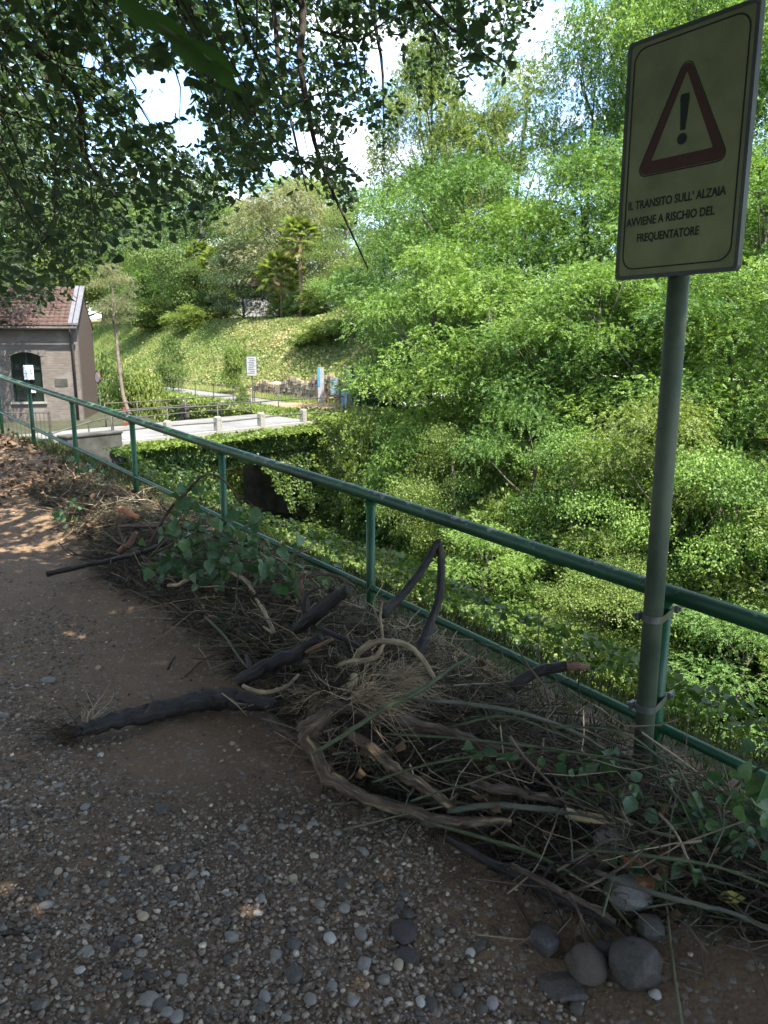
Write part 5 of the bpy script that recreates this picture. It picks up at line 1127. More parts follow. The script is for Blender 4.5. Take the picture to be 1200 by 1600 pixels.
BR = [
 ('branch', 'thick twisted brown branch with yellow patches curling out of the debris', [(497, 1138), (476, 1150), (490, 1174), (508, 1207), (536, 1228), (575, 1248), (640, 1268), (705, 1285), (745, 1284), (800, 1284)], [.2, .17, .14, .1, .08, .07, .06, .06, .07, .08], [24, 26, 25, 24, 23, 22, 20, 18, 16, 12], M['barky'], 2),
 ('branch', 'long grey brown branch running along the debris from the root crown', [(508, 1100), (583, 1113), (650, 1132), (710, 1147), (750, 1163), (817, 1183), (883, 1212)], [.27, .25, .22, .2, .17, .14, .1], [22, 20, 19, 18, 17, 15, 12], M['barkb'], 3),
 ('branch', 'brown branch with a pale scar below the long grey branch', [(540, 1140), (590, 1178), (617, 1202), (650, 1222), (690, 1250), (722, 1274)], [.2, .16, .14, .12, .08, .05], [17, 18, 19, 18, 16, 12], M['barky'], 2),
 ('branch', 'slender bent yellow green stem lying diagonally over the root crown', [(490, 1178), (550, 1140), (600, 1107), (650, 1083), (700, 1047), (733, 1026), (748, 1012)], [.2, .28, .33, .36, .37, .38, .42], [7, 9, 10, 10, 8, 6, 3], M['green_stem'], 0),
 ('root', 'pale arched root looping above the root crown', [(553, 1040), (562, 1018), (585, 1004), (615, 1002), (643, 1012), (660, 1030), (680, 1062)], [.3, .36, .4, .42, .4, .36, .3], [10, 10, 10, 10, 9, 8, 6], M['paleroot'], 0),
 ('root', 'pale crooked root in front of the arched root', [(525, 1042), (545, 1034), (577, 1031), (592, 1020), (598, 1009)], [.34, .36, .37, .4, .42], [8, 8, 8, 7, 6], M['paleroot'], 0),
 ('root', 'short pale curved twig lying on the black log end', [(380, 1072), (400, 1080), (420, 1081), (447, 1073), (467, 1053)], [.14, .15, .15, .17, .2], [6, 7, 7, 6, 5], M['paleroot'], 0),
 ('root', 'fat pale root stub at the heart of the root crown', [(518, 1094), (526, 1082), (540, 1076), (552, 1066), (553, 1052)], [.26, .29, .3, .33, .36], [17, 16, 15, 14, 10], M['paleroot'], 0),
 ('stick', 'short reddish brown stick behind the black log', [(420, 1122), (443, 1142), (466, 1160)], [.07, .06, .05], [14, 13, 12], M['barkb'], 0),
 ('branch', 'reddish knobbly branch above the splintered branch', [(730, 1224), (748, 1226), (775, 1233), (808, 1236), (827, 1243), (860, 1248), (890, 1264)], [.13, .13, .13, .12, .11, .1, .07], [13, 14, 15, 14, 14, 13, 9], M['barkb'], 2),
 ('branch', 'smooth grey branch ending in a split pale yellow break', [(700, 1268), (767, 1258), (833, 1262), (888, 1269)], [.07, .1, .1, .1], [13, 14, 13, 13], M['greystem'], 1),
 ('branch', 'long straight green stem along the lower edge of the debris', [(663, 1283), (750, 1308), (833, 1334), (907, 1374)], [.06, .08, .09, .07], [8, 8, 8, 6], M['green_stem'], 0),
 ('branch', 'pale green stem arching over the boulders to the right edge', [(885, 1336), (915, 1330), (960, 1332), (1022, 1339), (1094, 1349), (1147, 1363), (1215, 1390)], [.06, .12, .16, .17, .16, .14, .12], [6, 7, 7, 7, 6, 6, 5], M['green_stem'], 0),
 ('branch', 'grey branch over the big boulders running off to the right', [(930, 1362), (990, 1384), (1037, 1400), (1100, 1416), (1147, 1428), (1215, 1458)], [.08, .1, .1, .1, .09, .08], [12, 11, 11, 9, 8, 7], M['greystem'], 1),
 ('branch', 'long dark green stem crossing above the debris towards the sign post', [(643, 1093), (733, 1100), (817, 1115), (883, 1137), (933, 1163), (1000, 1217)], [.33, .33, .3, .26, .22, .12], [7, 8, 8, 7, 6, 5], M['greystem'], 1),
 ('branch', 'thin green stem running in front of the sign post', [(600, 1147), (700, 1153), (800, 1163), (883, 1173), (1000, 1195), (1060, 1216), (1105, 1252), (1150, 1300)], [.22, .24, .25, .24, .22, .2, .17, .12], [5, 5, 5, 5, 5, 4, 4, 3], M['green_stem'], 2),
 ('branch', 'thin stem bending over the lower clamp of the sign post', [(860, 1136), (930, 1138), (985, 1150), (1030, 1185), (1060, 1215), (1090, 1240)], [.28, .3, .3, .24, .2, .14], [4, 5, 5, 4, 4, 3], M['green_stem'], 1),
 ('branch', 'thin bent green stem in the middle of the debris', [(700, 1137), (767, 1121), (805, 1122), (850, 1138), (900, 1160), (960, 1200)], [.22, .28, .3, .27, .22, .14], [5, 5, 5, 4, 4, 3], M['green_stem'], 1),
 ('branch', 'thin green stem rising to the right over the brown branches', [(582, 1222), (640, 1202), (700, 1188), (760, 1180), (830, 1176)], [.12, .16, .19, .21, .21], [5, 5, 5, 4, 3], M['green_stem'], 0),
 ('branch', 'short green stem beside the reddish knobbly branch', [(642, 1252), (690, 1236), (735, 1224), (785, 1205)], [.1, .14, .16, .18], [5, 5, 4, 3], M['green_stem'], 0),
 ('branch', 'dead brown leafless branch leaning on the railing among green leaves', [(73, 897), (133, 883), (187, 872), (225, 862), (262, 848)], [.05, .1, .15, .2, .26], [9, 8, 8, 7, 5], M['wetwood'], 4),
 ('branch', 'wavy brown branch lying over the leafy bough', [(187, 823), (233, 822), (300, 827), (350, 843), (400, 857), (440, 876)], [.3, .34, .36, .33, .3, .25], [6, 6, 5, 5, 4, 3], M['barkb'], 3),
 ('branch', 'bare twig rising over the bottom rail at the leafy bough', [(235, 850), (262, 800), (290, 770), (322, 742), (352, 752), (378, 790)], [.3, .5, .62, .72, .68, .5], [6, 5, 5, 4, 3, 2], M['barkb'], 5),
 ('root', 'pale wavy root below the leafy bough', [(263, 915), (280, 913), (296, 903), (312, 897), (340, 896)], [.13, .15, .17, .18, .18], [5, 6, 7, 7, 6], M['paleroot'], 0),
 ('root', 'pale crooked root right of the leafy bough', [(353, 890), (366, 897), (384, 907), (397, 927)], [.2, .2, .2, .17], [6, 7, 7, 5], M['paleroot'], 0),
 ('root', 'pale forked stick standing in the dark twigs', [(400, 936), (413, 957), (428, 987), (411, 979)], [.2, .18, .13, .13], [5, 7, 6, 4], M['paleroot'], 0),
 ('root', 'curved tan root standing below the bottom rail', [(478, 893), (469, 905), (470, 920), (477, 938), (475, 966)], [.42, .38, .35, .3, .22], [7, 9, 10, 10, 9], M['barky'], 0),
 ('root', 'thin brown root just under the bottom rail', [(480, 901), (500, 897), (520, 899), (540, 906), (552, 916)], [.38, .4, .39, .37, .34], [6, 6, 6, 5, 4], M['barkb'], 2),
 ('log', 'dark log end half buried in twigs behind the black log', [(375, 1066), (417, 1040), (453, 1027), (505, 996)], [.1, .16, .19, .26], [24, 26, 24, 18], M['wetwood'], 2),
 ('log', 'dark crooked log leaning up towards the bottom rail', [(462, 985), (482, 968), (505, 950), (530, 930), (545, 920)], [.2, .25, .3, .36, .4], [20, 24, 22, 18, 14], M['wetwood'], 2),
 ('stick', 'short reddish stick amid grey twigs under the bottom rail', [(478, 1020), (498, 1009), (520, 998)], [.24, .26, .29], [6, 7, 5], M['redwood'], 0),
 ('plank', 'thin dark plank lying slantwise below the railing post', [(500, 981), (530, 995), (565, 1012)], [.3, .28, .25], [9, 9, 8], M['wetwood'], 0),
 ('stick', 'long thin grey stick left of the dark log end', [(320, 963), (350, 993), (373, 1027), (392, 1048)], [.1, .12, .13, .12], [5, 5, 4, 4], M['greystem'], 0),
 ('stick', 'orange barkless stick beside the left railing post', [(187, 795), (200, 800), (213, 808)], [.2, .2, .2], [10, 10, 8], M['orange'], 0),
 ('stick', 'pale orange stick under the leafy bough', [(186, 862), (203, 848), (212, 832)], [.14, .2, .26], [8, 9, 7], M['redwood'], 0),
 ('branch', 'brown branch poking up from the dark twigs near the left edge', [(188, 872), (193, 850), (186, 828), (190, 810)], [.1, .18, .26, .32], [5, 5, 4, 3], M['barkb'], 1),
 ('branch', 'dark branch bundle at the lower edge of the debris above the dark oval stone', [(700, 1310), (760, 1345), (840, 1385), (910, 1420), (960, 1445)], [.04, .05, .06, .05, .03], [14, 15, 14, 12, 9], M['wetwood'], 5),
 ('branch', 'brown fibrous branch end beside the rounded boulders', [(800, 1352), (880, 1395), (930, 1420), (962, 1440)], [.1, .1, .08, .06], [10, 10, 9, 7], M['barkb'], 4),
 ('branch', 'thin brown branch reaching across the boulders', [(870, 1400), (920, 1384), (975, 1352), (1010, 1322)], [.06, .11, .16, .2], [5, 5, 4, 3], M['barkb'], 2),
 ('branch', 'slim stem beside the split branch end', [(1030, 1270), (1055, 1300), (1075, 1342), (1085, 1362)], [.14, .16, .12, .08], [4, 4, 4, 3], M['paleroot'], 0),
 ('branch', 'grey green stem along the right edge below the railing', [(1060, 1250), (1110, 1254), (1160, 1262), (1215, 1275)], [.14, .14, .13, .12], [6, 6, 6, 5], M['greystem'], 1),
 ('branch', 'brown twig rising out of the dark debris beside the fork', [(600, 1010), (597, 985), (594, 962), (598, 940)], [.3, .34, .38, .42], [5, 4, 4, 2], M['paleroot'], 2),
]
BRO_ = {}
for nm, lb_, pp, hh, ww, mt, tw_ in BR:
    BRO_[lb_] = branch(nm, lb_, nm if nm != 'stick' else 'stick', pp, hh, ww, mt, 4, twigs=tw_)
# pale torn end of the split branch
e, P, r_ = BRO_['smooth grey branch ending in a split pale yellow break']
mb = MB()
for k in range(7):
    a = G(885, 1266+k*1.3, .11-.006*k); b = G(1008-9*k+dr.uniform(-9, 9), 1288+dr.uniform(-7, 5), .085+.004*k); m_ = (a+b)/2+dr.normal(0, .004, 3)
    mb.tube([a, m_, b], [.011, .0095, .003], 5, .3, seed=k)
o = mb.obj('splinters', M['splinter']); o['label'] = 'pale yellow torn splinters'; local(e, o)
# forked snag leaning on the railing
fk = empty('forked_snag', 'dark forked dead branch standing upright against the railing', 'branch', tuple(W(600, 965, 3.55)))
for pts, ww in (([(596, 962, 3.5), (620, 938, 3.58), (637, 920, 3.62), (663, 884, 3.66), (682, 848, 3.68)], (13, 14, 13, 12, 11)), ([(684, 843, 3.69), (689, 866, 3.68), (689, 900, 3.66), (687, 930, 3.63), (677, 962, 3.6), (662, 1000, 3.52), (650, 1030, 3.45)], (10, 12, 13, 13, 13, 14, 14))):
    P = spline([W(*q) for q in pts], 4); local(fk, MB().tube(P, np.interp(np.linspace(0, 1, len(P)), np.linspace(0, 1, len(ww)), ww)/2/F_PX*3.6, 9, .14).obj('stem', M['wetwood'], smoothf=True))
# broken branch end beyond the bottom rail
P = spline([W(800, 1076, 3.05), W(822, 1058, 3.05), W(848, 1047, 3.05), W(872, 1043, 3.04), (W(894, 1040, 3.02))], 4)
e = empty('broken_branch', 'broken branch end with reddish torn wood poking out past the bottom rail', 'branch', tuple(P[0]))
local(e, MB().tube(P, np.linspace(.024, .02, len(P)), 9, .12).obj('stem', M['wetwood'], smoothf=True))
o = MB().tube([W(886, 1042, 3.02), W(905, 1041, 3.01), W(922, 1044, 3.0)], [.019, .014, .006], 7, .25).obj('torn_end', M['redwood']); local(e, o)
local(e, MB().tube([W(905, 1046, 3.0), W(904, 1075, 3.0), W(906, 1092, 3.0)], .0035, 5).obj('twig', M['wetwood']))
# root crown of the uprooted bush
rc = empty('uprooted_shrub', 'torn root crown of an uprooted bush with fine tangled roots', 'shrub', tuple(G(500, 1090, .22)))
for k, (px, py, h, n_, l, dv) in enumerate(((500, 1092, .22, 150, .16, (-1, -.2, 0)), (520, 1080, .3, 90, .2, (.4, .2, .4)), (560, 1090, .3, 130, .3, (1.4, .3, 0)), (480, 1100, .2, 80, .12, (-1, -.6, -.3)), (620, 1060, .3, 120, .22, (1, .5, -.2)), (540, 1120, .22, 90, .2, (1, -.4, -.2)))):
    fibres(rc, G(px, py, h), n_, l, M['paleroot'] if k % 2 == 0 else M['straw'], 1.0, dv, 'root_fibres', .0016, 30+k)
local(rc, MB().tube(gpath([(470, 1140), (497, 1128), (520, 1108), (545, 1098), (580, 1100)], [.18, .22, .25, .27, .28], 4), [.02, .028, .033, .035, .033, .032, .03, .028, .026, .024, .022, .02, .018, .016, .014, .012, .01][:17], 9, .25).obj('stump', M['barky'], smoothf=True))

# straw, rootlets and thin twigs of the pile: nobody could count them
edge_px = [(60, 780), (120, 830), (140, 880), (190, 925), (260, 955), (330, 1010), (380, 1060), (450, 1110), (520, 1240), (620, 1280), (720, 1310), (800, 1370), (880, 1425), (970, 1450), (1060, 1440), (1200, 1470)]
es = np.array([toSV(*G(x, y, .0)[:2]) for x, y in edge_px]); oo = np.argsort(es[:, 0]); ES, EU = es[oo, 0], np.maximum(.05, -es[oo, 1])
def strands(name, label, n, l, rad, mat, r, hmax, s0=-2.2, s1=6.5, along=.5, core=1.0, sides=3, curl=.25, u0=-.12, K=5):
    s = r.uniform(s0, s1, n); uE = np.interp(s, ES, EU)*core; u = u0+(uE-u0)*r.random(n)**.8
    x, y = SV(s, -u); prof = np.clip(1-(u/np.maximum(uE, .05))**2, 0.05, 1); prof = prof*(1-.6*smooth(3.6, 6.6, s))*(.3+.7*smooth(-.1, .3, u)); z = zground(s, -u)+hmax*prof*r.random(n)**1.3+.005
    a = r.normal(0, 1, n)*(1-along)*2.2+r.choice([0, math.pi], n); dx = DIR[0]*np.cos(a)-DIR[1]*np.sin(a); dy = DIR[1]*np.cos(a)+DIR[0]*np.sin(a)
    D = np.stack([dx, dy, r.normal(0, .28, n)], -1); L_ = l*r.uniform(.35, 1.3, n)[:, None]; V = np.zeros((n, K, sides, 3)); C = np.stack([x, y, z], -1)
    bend = r.normal(0, curl, (n, 3))*np.array([1, 1, .6]); b2 = r.normal(0, curl*.5, (n, 3)); S = nrm(np.cross(D, [0, 0, 1.])); U = nrm(np.cross(S, D))
    for k in range(K):
        t = k/(K-1)-.5; q = C+D*L_*t+bend*L_*(t*t*2)+b2*L_*math.sin(t*9)*.35+(r.normal(0, .018, (n, 3))*np.array([1, 1, .6])*L_ if K > 5 else 0)
        zg_ = zground(*toSV(q[:, 0], q[:, 1])); q[:, 2] = np.maximum(q[:, 2], zg_+.004)
        rr = rad*r.uniform(.7, 1.3, (n, 1))*(1-.75*k/(K-1))
        for j in range(sides):
            an = 2*math.pi*j/sides; V[:, k, j] = q+rr*(math.cos(an)*S+math.sin(an)*U)
    b = (np.arange(n)*K*sides)[:, None]; F = []
    for k in range(K-1):
        for j in range(sides):
            j2 = (j+1) % sides; F.append(b+np.array([k*sides+j, k*sides+j2, (k+1)*sides+j2, (k+1)*sides+j]))
    F = np.stack(F, 1).reshape(-1, 4); tn = np.repeat(np.clip(.5+.25*r.normal(size=n), 0, 1), (K-1)*sides)
    return tag(link(name, mesh_np(name, V.reshape(-1, 3), F, mat, True, tn)), label, kind='stuff')
M['strawy'] = m_leaf('grey_green_straw', [(.045, .045, .026), (.09, .088, .05), (.155, .145, .085), (.25, .22, .13)], .1, .75, nscale=3)
M['strawl'] = m_leaf('dry_rootlets', [(.03, .02, .014), (.06, .043, .03), (.11, .085, .056), (.22, .175, .115)], .1, .8, nscale=3)
strands('dry_grass_litter', 'tangled dry grass and rootlets matted into the debris', 4500, .19, .0012, M['strawl'], dr, .16, curl=.35)
strands('dry_grass_litter', 'grey green straw tangled into the debris', 5500, .26, .0014, M['strawy'], dr, .2, curl=.3, along=.6)
strands('twig_litter', 'thin dead twigs tangled through the debris', 1000, .45, .003, M['barkb'], dr, .24, along=.72, sides=4, curl=.14)
strands('twig_litter', 'pale grey twigs tangled through the debris', 600, .4, .0028, M['greystem'], dr, .25, along=.6, sides=4, curl=.16)
strands('twig_litter', 'thin green stems tangled through the debris', 330, .7, .003, M['green_stem'], dr, .26, s0=-2.2, s1=3.4, along=.8, sides=4, curl=.1)
M['rootlight'] = m_leaf('pale_stripped_twigs', [(.13, .09, .055), (.23, .17, .11), (.34, .265, .17), (.46, .38, .26)], .02, .75, nscale=2)
M['twigmix'] = m_leaf('mixed_dead_twigs', [(.045, .03, .02), (.095, .068, .047), (.16, .125, .085), (.15, .155, .085)], .02, .8, nscale=2)
strands('twig_litter', 'crooked brown and grey twigs as thick as a pencil tangled in the debris', 520, .55, .0046, M['twigmix'], dr, .3, along=.62, sides=5, curl=.22, K=8)
strands('twig_litter', 'pale stripped twigs and roots winding over the debris', 420, .5, .0032, M['rootlight'], dr, .32, along=.55, sides=5, curl=.3, K=8)
strands('twig_litter', 'pale roots knotted round the torn root crown', 260, .3, .0026, M['rootlight'], dr, .36, s0=.6, s1=2.6, along=.3, sides=4, curl=.4, K=8)
strands('dark_litter', 'dark wet leaf and twig litter under the debris, deep shade put into its colour', 8000, .1, .0034, M['wetwood'], dr, .12, curl=.4, along=.1, core=1.02)  # dark base strands: the pile's shaded recesses put into the colour
strands('dry_grass_litter', 'brown leaf and straw litter washed up at the far left of the path', 1000, .12, .002, M['straw'], dr, .03, s0=6.2, s1=10.4, along=.3, core=2.6, curl=.3)
def litter(name, label, n, s0, s1, size, mat, r, hmax, core=1.0):
    s = r.uniform(s0, s1, n); uE = np.interp(s, ES, EU)*core; u = -.1+(uE+.1)*r.random(n); x, y = SV(s, -u); z = zground(s, -u)+.012+hmax*r.random(n)**2
    A = nrm(r.normal(size=(n, 3))*np.array([1, 1, .35]))*size*r.uniform(.5, 1.3, (n, 1)); Wv = nrm(np.cross(A, np.array([0, 0, 1.])+.7*r.normal(size=(n, 3))))*np.linalg.norm(A, axis=1, keepdims=True)*.35
    V, F = leaf_geo(np.stack([x, y, z], -1), A, Wv, .3, .4); return tag(link(name, mesh_np(name, V, F, mat, False, np.repeat(r.random(n), 2))), label, kind='stuff')
M['deadleaf'] = m_leaf('dead_leaves', [(.03, .02, .012), (.07, .045, .025), (.13, .075, .04), (.2, .12, .07)], .1, .8)
litter('dead_leaf_litter', 'brown dead leaves mixed into the debris', 1500, -2.2, 7.2, .05, M['deadleaf'], dr, .15)
litter('dead_leaf_litter', 'brown dead leaves at the far end of the towpath', 1300, 6.0, 10.6, .07, M['deadleaf'], dr, .08, 3.0)

# ------------------------------------------------------------------ leafy boughs torn off with the debris
M['bough'] = m_leaf('torn_bough_leaves', [(.035, .075, .035), (.055, .115, .05), (.085, .155, .065), (.13, .19, .085)], .25, .4, spec=.5, nscale=5)
LP = []
for k in range(5):
    v, f = leaf_geo8(np.zeros((1, 3)), np.array([[1., 0, 0]]), np.array([[0, .36+.03*k, 0]]), .15+.06*k, .2+.1*k); LP.append(mesh_np('leaf', v, f, M['bough'], True, np.full(8, .2+.15*k)))
def bough(label, stems, nleaf, size, seed, face=.6, jit=.05):
    r = np.random.default_rng(seed); S = [spline([np.array(q) for q in st], 5) for st in stems]; base = S[0][0]
    e = empty('leafy_bough', label, 'bough', tuple(base))
    for P in S: local(e, MB().tube(P, np.linspace(.006, .002, len(P)), 6).obj('stem', M['green_stem'], smoothf=True))
    for k in range(nleaf):
        P = S[k % len(S)]; t = r.uniform(.12, 1)*(len(P)-1); i = min(len(P)-2, int(t)); p = P[i]+(P[i+1]-P[i])*(t-i)+r.normal(0, jit, 3); tv = nrm(P[i+1]-P[i])
        z_ = nrm(np.array([-.1, -.75, .75])*face+r.normal(size=3)*.55); x_ = nrm(tv*.4+r.normal(size=3)*.8+np.array([0, 0, -.75])); x_ = nrm(x_-z_*np.dot(x_, z_)); y_ = np.cross(z_, x_); sc = size*r.uniform(.6, 1.25)
        o = link('leaf', LP[int(r.integers(5))], e); q = p-base
        o.matrix_local = Matrix(((x_[0], y_[0], z_[0], q[0]), (x_[1], y_[1], z_[1], q[1]), (x_[2], y_[2], z_[2], q[2]), (0, 0, 0, 1))) @ Matrix.Scale(sc, 4)
    return e
gp = lambda x, y, h: G(x, y, h)
bough('big leafy bough with broad grey green leaves draped over the bottom rail', [[gp(235, 870, .2), gp(270, 830, .4), gp(290, 790, .55), gp(300, 770, .62)], [gp(240, 865, .2), gp(300, 835, .38), gp(350, 815, .45), gp(395, 815, .4)], [gp(250, 880, .15), gp(320, 860, .3), gp(380, 850, .36), gp(425, 865, .32)],
      [gp(260, 895, .12), gp(330, 885, .22), gp(400, 880, .28), gp(450, 905, .22)], [gp(250, 870, .2), gp(310, 850, .35), gp(345, 830, .42)], [gp(300, 870, .25), gp(360, 880, .25), gp(430, 890, .28), gp(485, 925, .2)], [gp(230, 880, .12), gp(270, 885, .2), gp(330, 905, .18)]], 280, .074, 3)
bough('leafy spray hanging beyond the bottom rail right of the big bough', [[W(440, 880, 4.7), W(465, 862, 4.75), W(490, 855, 4.8)], [W(445, 885, 4.7), W(475, 872, 4.7), W(505, 870, 4.7)], [W(470, 880, 4.6), W(480, 905, 4.5)]], 18, .1, 5)
bough('sprig of lobed green leaves at the foot of the sign post', [[gp(955, 1235, .16), gp(985, 1225, .2), gp(1003, 1245, .16), gp(1008, 1275, .1)], [gp(900, 1180, .2), gp(915, 1205, .16), gp(922, 1245, .1)], [gp(930, 1170, .2), gp(950, 1180, .2), gp(975, 1205, .16)]], 30, .05, 6, jit=.02)
bough('leafy weed shoots spreading over the right edge of the debris', [[gp(1060, 1200, .3), gp(1085, 1250, .2), gp(1110, 1290, .14), gp(1160, 1310, .12)], [gp(1040, 1225, .22), gp(1075, 1265, .16), gp(1120, 1305, .1), gp(1180, 1345, .1)], [gp(1100, 1215, .25), gp(1130, 1240, .2), gp(1195, 1255, .2)], [gp(1130, 1330, .1), gp(1165, 1300, .16), gp(1200, 1290, .2)], [gp(1170, 1230, .3), gp(1190, 1250, .26), gp(1215, 1270, .2)]], 90, .048, 7, jit=.03)
bough('large out of focus green leaves at the right end of the bottom rail', [[gp(1165, 1215, .35), gp(1185, 1200, .42), gp(1205, 1195, .45)], [gp(1160, 1230, .3), gp(1190, 1235, .35), gp(1210, 1250, .3)]], 12, .075, 8, jit=.03)
bough('small green sprig among the orange bricks and boulders', [[gp(1000, 1330, .05), gp(1020, 1345, .07), gp(1050, 1355, .08), gp(1080, 1350, .1)], [gp(970, 1345, .05), gp(978, 1365, .06)]], 22, .06, 9, jit=.02)
bough('few small leaves on the long grey branches in the middle', [[gp(720, 1165, .22), gp(740, 1175, .2), gp(760, 1172, .22)], [gp(800, 1160, .24), gp(830, 1165, .22), gp(885, 1180, .2)], [gp(880, 1200, .16), gp(890, 1230, .1)]], 18, .05, 10, jit=.02)
# weeds at the path edge on the far left
for i, (px, py, n_, sz) in enumerate(((110, 818, 26, .07), (130, 745, 20, .07), (160, 768, 18, .07))):
    c = gp(px, py, .03)
    bough(['low green weed on the path edge beside the second railing post', 'small weed growing at the foot of a railing post', 'flat leafy weed under the bottom rail on the left'][i], [[c, c+np.array([.05, .02, .12]), c+np.array([.14, .02, .16])], [c, c+np.array([-.06, .02, .1]), c+np.array([-.15, 0, .1])], [c, c+np.array([.0, -.05, .12])]], n_, sz, 40+i)
# yellow fallen leaf
c = G(1122, 1405, .06); yl = link('fallen_leaf', mesh_np('fallen_leaf', *leaf_geo8(np.zeros((1, 3)), np.array([[.085, .01, .0]]), np.array([[0, .02, .006]])), None)); yl.location = c
M['yleaf'] = m_plain('yellow_leaf', (.42, .36, .06), .6); yl.data.materials.append(M['yleaf']); tag(yl, 'yellow fallen leaf in the debris near the right edge', 'leaf')

# ------------------------------------------------------------------ stones
import bmesh
def ico(sub):
    bm = bmesh.new(); bmesh.ops.create_icosphere(bm, subdivisions=sub, radius=1.0); V = np.array([v.co[:] for v in bm.verts]); F = np.array([[v.index for v in f.verts] for f in bm.faces]); bm.free(); return V, F
IV, IF = ico(1); IV2, IF2 = ico(2); IV3, IF3 = ico(4)
def rock_mesh(seed, mat, rough=.1, sub=3, angular=0):
    r = np.random.default_rng(seed); V = (IV3 if sub > 2 else IV2).copy(); F = IF3 if sub > 2 else IF2
    if angular:
        for k in range(9):
            n_ = nrm(r.normal(size=3)); c = r.uniform(.62, .85); dd_ = V@n_; V = V-np.outer(np.maximum(0, dd_-c)*angular, n_)
    d = fbm(V[:, 0]*1.3+seed, V[:, 1]*1.3+V[:, 2]*1.7, 3, seed)+fbm(V[:, 2]*1.5, V[:, 0]*1.1-V[:, 1]+seed, 3, seed+5)
    d2 = fbm(V[:, 0]*6+V[:, 2]*3, V[:, 1]*6-V[:, 2]*4, 3, seed+9)
    V = V*(1+rough*2*d[:, None]+rough*.5*d2[:, None])
    return mesh_np('stone', V, F, mat, True)
def m_stone(name, cols, sc=9, rough=.6, bump=.3): return m_noise(name, cols, sc, rough, bump, 60, spec=.45, bdist=.006)
M['st_dark'] = m_stone('dark_wet_stone', [(.042, .035, .029), (.068, .058, .048), (.105, .09, .075)], 7, .5)
M['st_blue'] = m_stone('blue_grey_wet_stone', [(.038, .033, .031), (.066, .059, .055), (.11, .1, .09)], 7, .4)
M['st_cong'] = m_stone('rough_conglomerate', [(.06, .045, .03), (.14, .105, .075), (.23, .19, .15), (.1, .075, .055)], 30, .9, 1.0)
M['st_brown'] = m_stone('brown_grey_stone', [(.06, .052, .042), (.09, .08, .066), (.12, .11, .09)], 7, .65)
M['st_pale'] = m_stone('pale_grey_stone', [(.14, .12, .095), (.21, .185, .15), (.28, .25, .21)], 10, .65)
M['st_pink'] = m_stone('pinkish_pale_stone', [(.17, .14, .125), (.27, .23, .21), (.36, .32, .3)], 10, .75)
M['st_mud'] = m_stone('muddy_red_brown_stone', [(.06, .042, .036), (.1, .068, .056), (.13, .09, .075)], 8, .8)
M['st_red'] = m_stone('reddish_brown_flat_stone', [(.035, .027, .025), (.055, .043, .039), (.075, .06, .054)], 8, .7)
M['st_white'] = m_stone('white_pebble', [(.3, .275, .235), (.4, .37, .32), (.48, .45, .4)], 12, .6, .15)
M['st_tan'] = m_stone('tan_pebble', [(.25, .19, .12), (.36, .29, .19), (.42, .35, .25)], 12, .6, .15)
M['st_bgrey'] = m_stone('blue_grey_pebble', [(.125, .115, .1), (.2, .182, .158), (.27, .245, .21)], 12, .55, .15)
def stone(label, px, py, wpx, hpx, mat, seed, name='stone', cat='stone', sub=3, rough=.13, angular=.45, sink=.34, rz=None, flat=.7):
    p = G(px, py, .0); s_, v_ = toSV(p[0], p[1]); d = float(proj(p)[2]); rx = wpx/2/F_PX*d
    ry = min(rx*1.3, max(rx*.6, hpx/2/F_PX*d*1.1)); rz_ = max(min(rx, ry)*flat, .002)
    o = link(name, rock_mesh(seed, mat, rough, sub, angular)); o.scale = (rx, ry, rz_); o.rotation_euler = (dr.uniform(-.15, .15), dr.uniform(-.15, .15), dr.uniform(-.5, .5) if rz is None else rz)
    zg_ = float(gz(np.array([p[0]]), np.array([p[1]]))[0]); o.location = (p[0], p[1], zg_+rz_*(1-2*sink)); return tag(o, label, cat)
stone('dark blue grey oval stone at the lower edge of the debris', 848, 1472, 46, 60, M['st_blue'], 1, rz=.3, flat=.85)
stone('flat dark slab of stone beside the rough conglomerate stone', 882, 1532, 92, 62, M['st_dark'], 2, rz=-.5, angular=.9, flat=.35, rough=.06)
stone('rough brown conglomerate stone between the boulders', 918, 1508, 62, 66, M['st_cong'], 3, rough=.16, angular=.5, flat=.8)
stone('big dark rounded boulder at the lower right', 990, 1520, 84, 76, M['st_dark'], 4, name='boulder', cat='boulder', flat=.85)
stone('smooth brown grey round stone above the big boulder', 1016, 1456, 50, 50, M['st_brown'], 5, rz=.6, flat=.8)
stone('pale blue grey rounded boulder under the grey branch', 983, 1405, 76, 64, M['st_bgrey'], 6, name='boulder', cat='boulder', flat=.8)
stone('pinkish pale boulder below the split branch end', 955, 1325, 58, 66, M['st_pink'], 7, name='boulder', cat='boulder', rough=.12, flat=.95)
stone('muddy reddish block among the debris', 920, 1352, 80, 52, M['st_mud'], 8, rough=.13, angular=.6, flat=.6)
stone('flat reddish brown pebble lying alone in the gravel', 632, 1448, 40, 46, M['st_red'], 9, flat=.5)
stone('dull reddish brown stone half sunk below the flat one', 634, 1484, 42, 34, M['st_red'], 10, flat=.45, sink=.5)
stone('small pale stone at the foot of the big dark boulder', 1023, 1556, 21, 20, M['st_white'], 11, sub=2)
stone('dark half buried stone left of the big boulder', 948, 1482, 40, 30, M['st_dark'], 12, sink=.5)
for i, (px, py, w_) in enumerate(((998, 1352, 36), (1044, 1352, 30), (1000, 1378, 34))):
    p = G(px, py, .03); o = MB().box((0, 0, 0), (.1*w_/36, .06, .045)).obj('brick', M['orange'], bevel=.008); o.location = p; o.rotation_euler = (.2*i-.2, .15, .4+.7*i)
    tag(o, ['orange brick fragment under the pale green stem', 'orange brick fragment right of the other two', 'orange brick fragment touching the pale blue grey boulder'][i], 'brick')
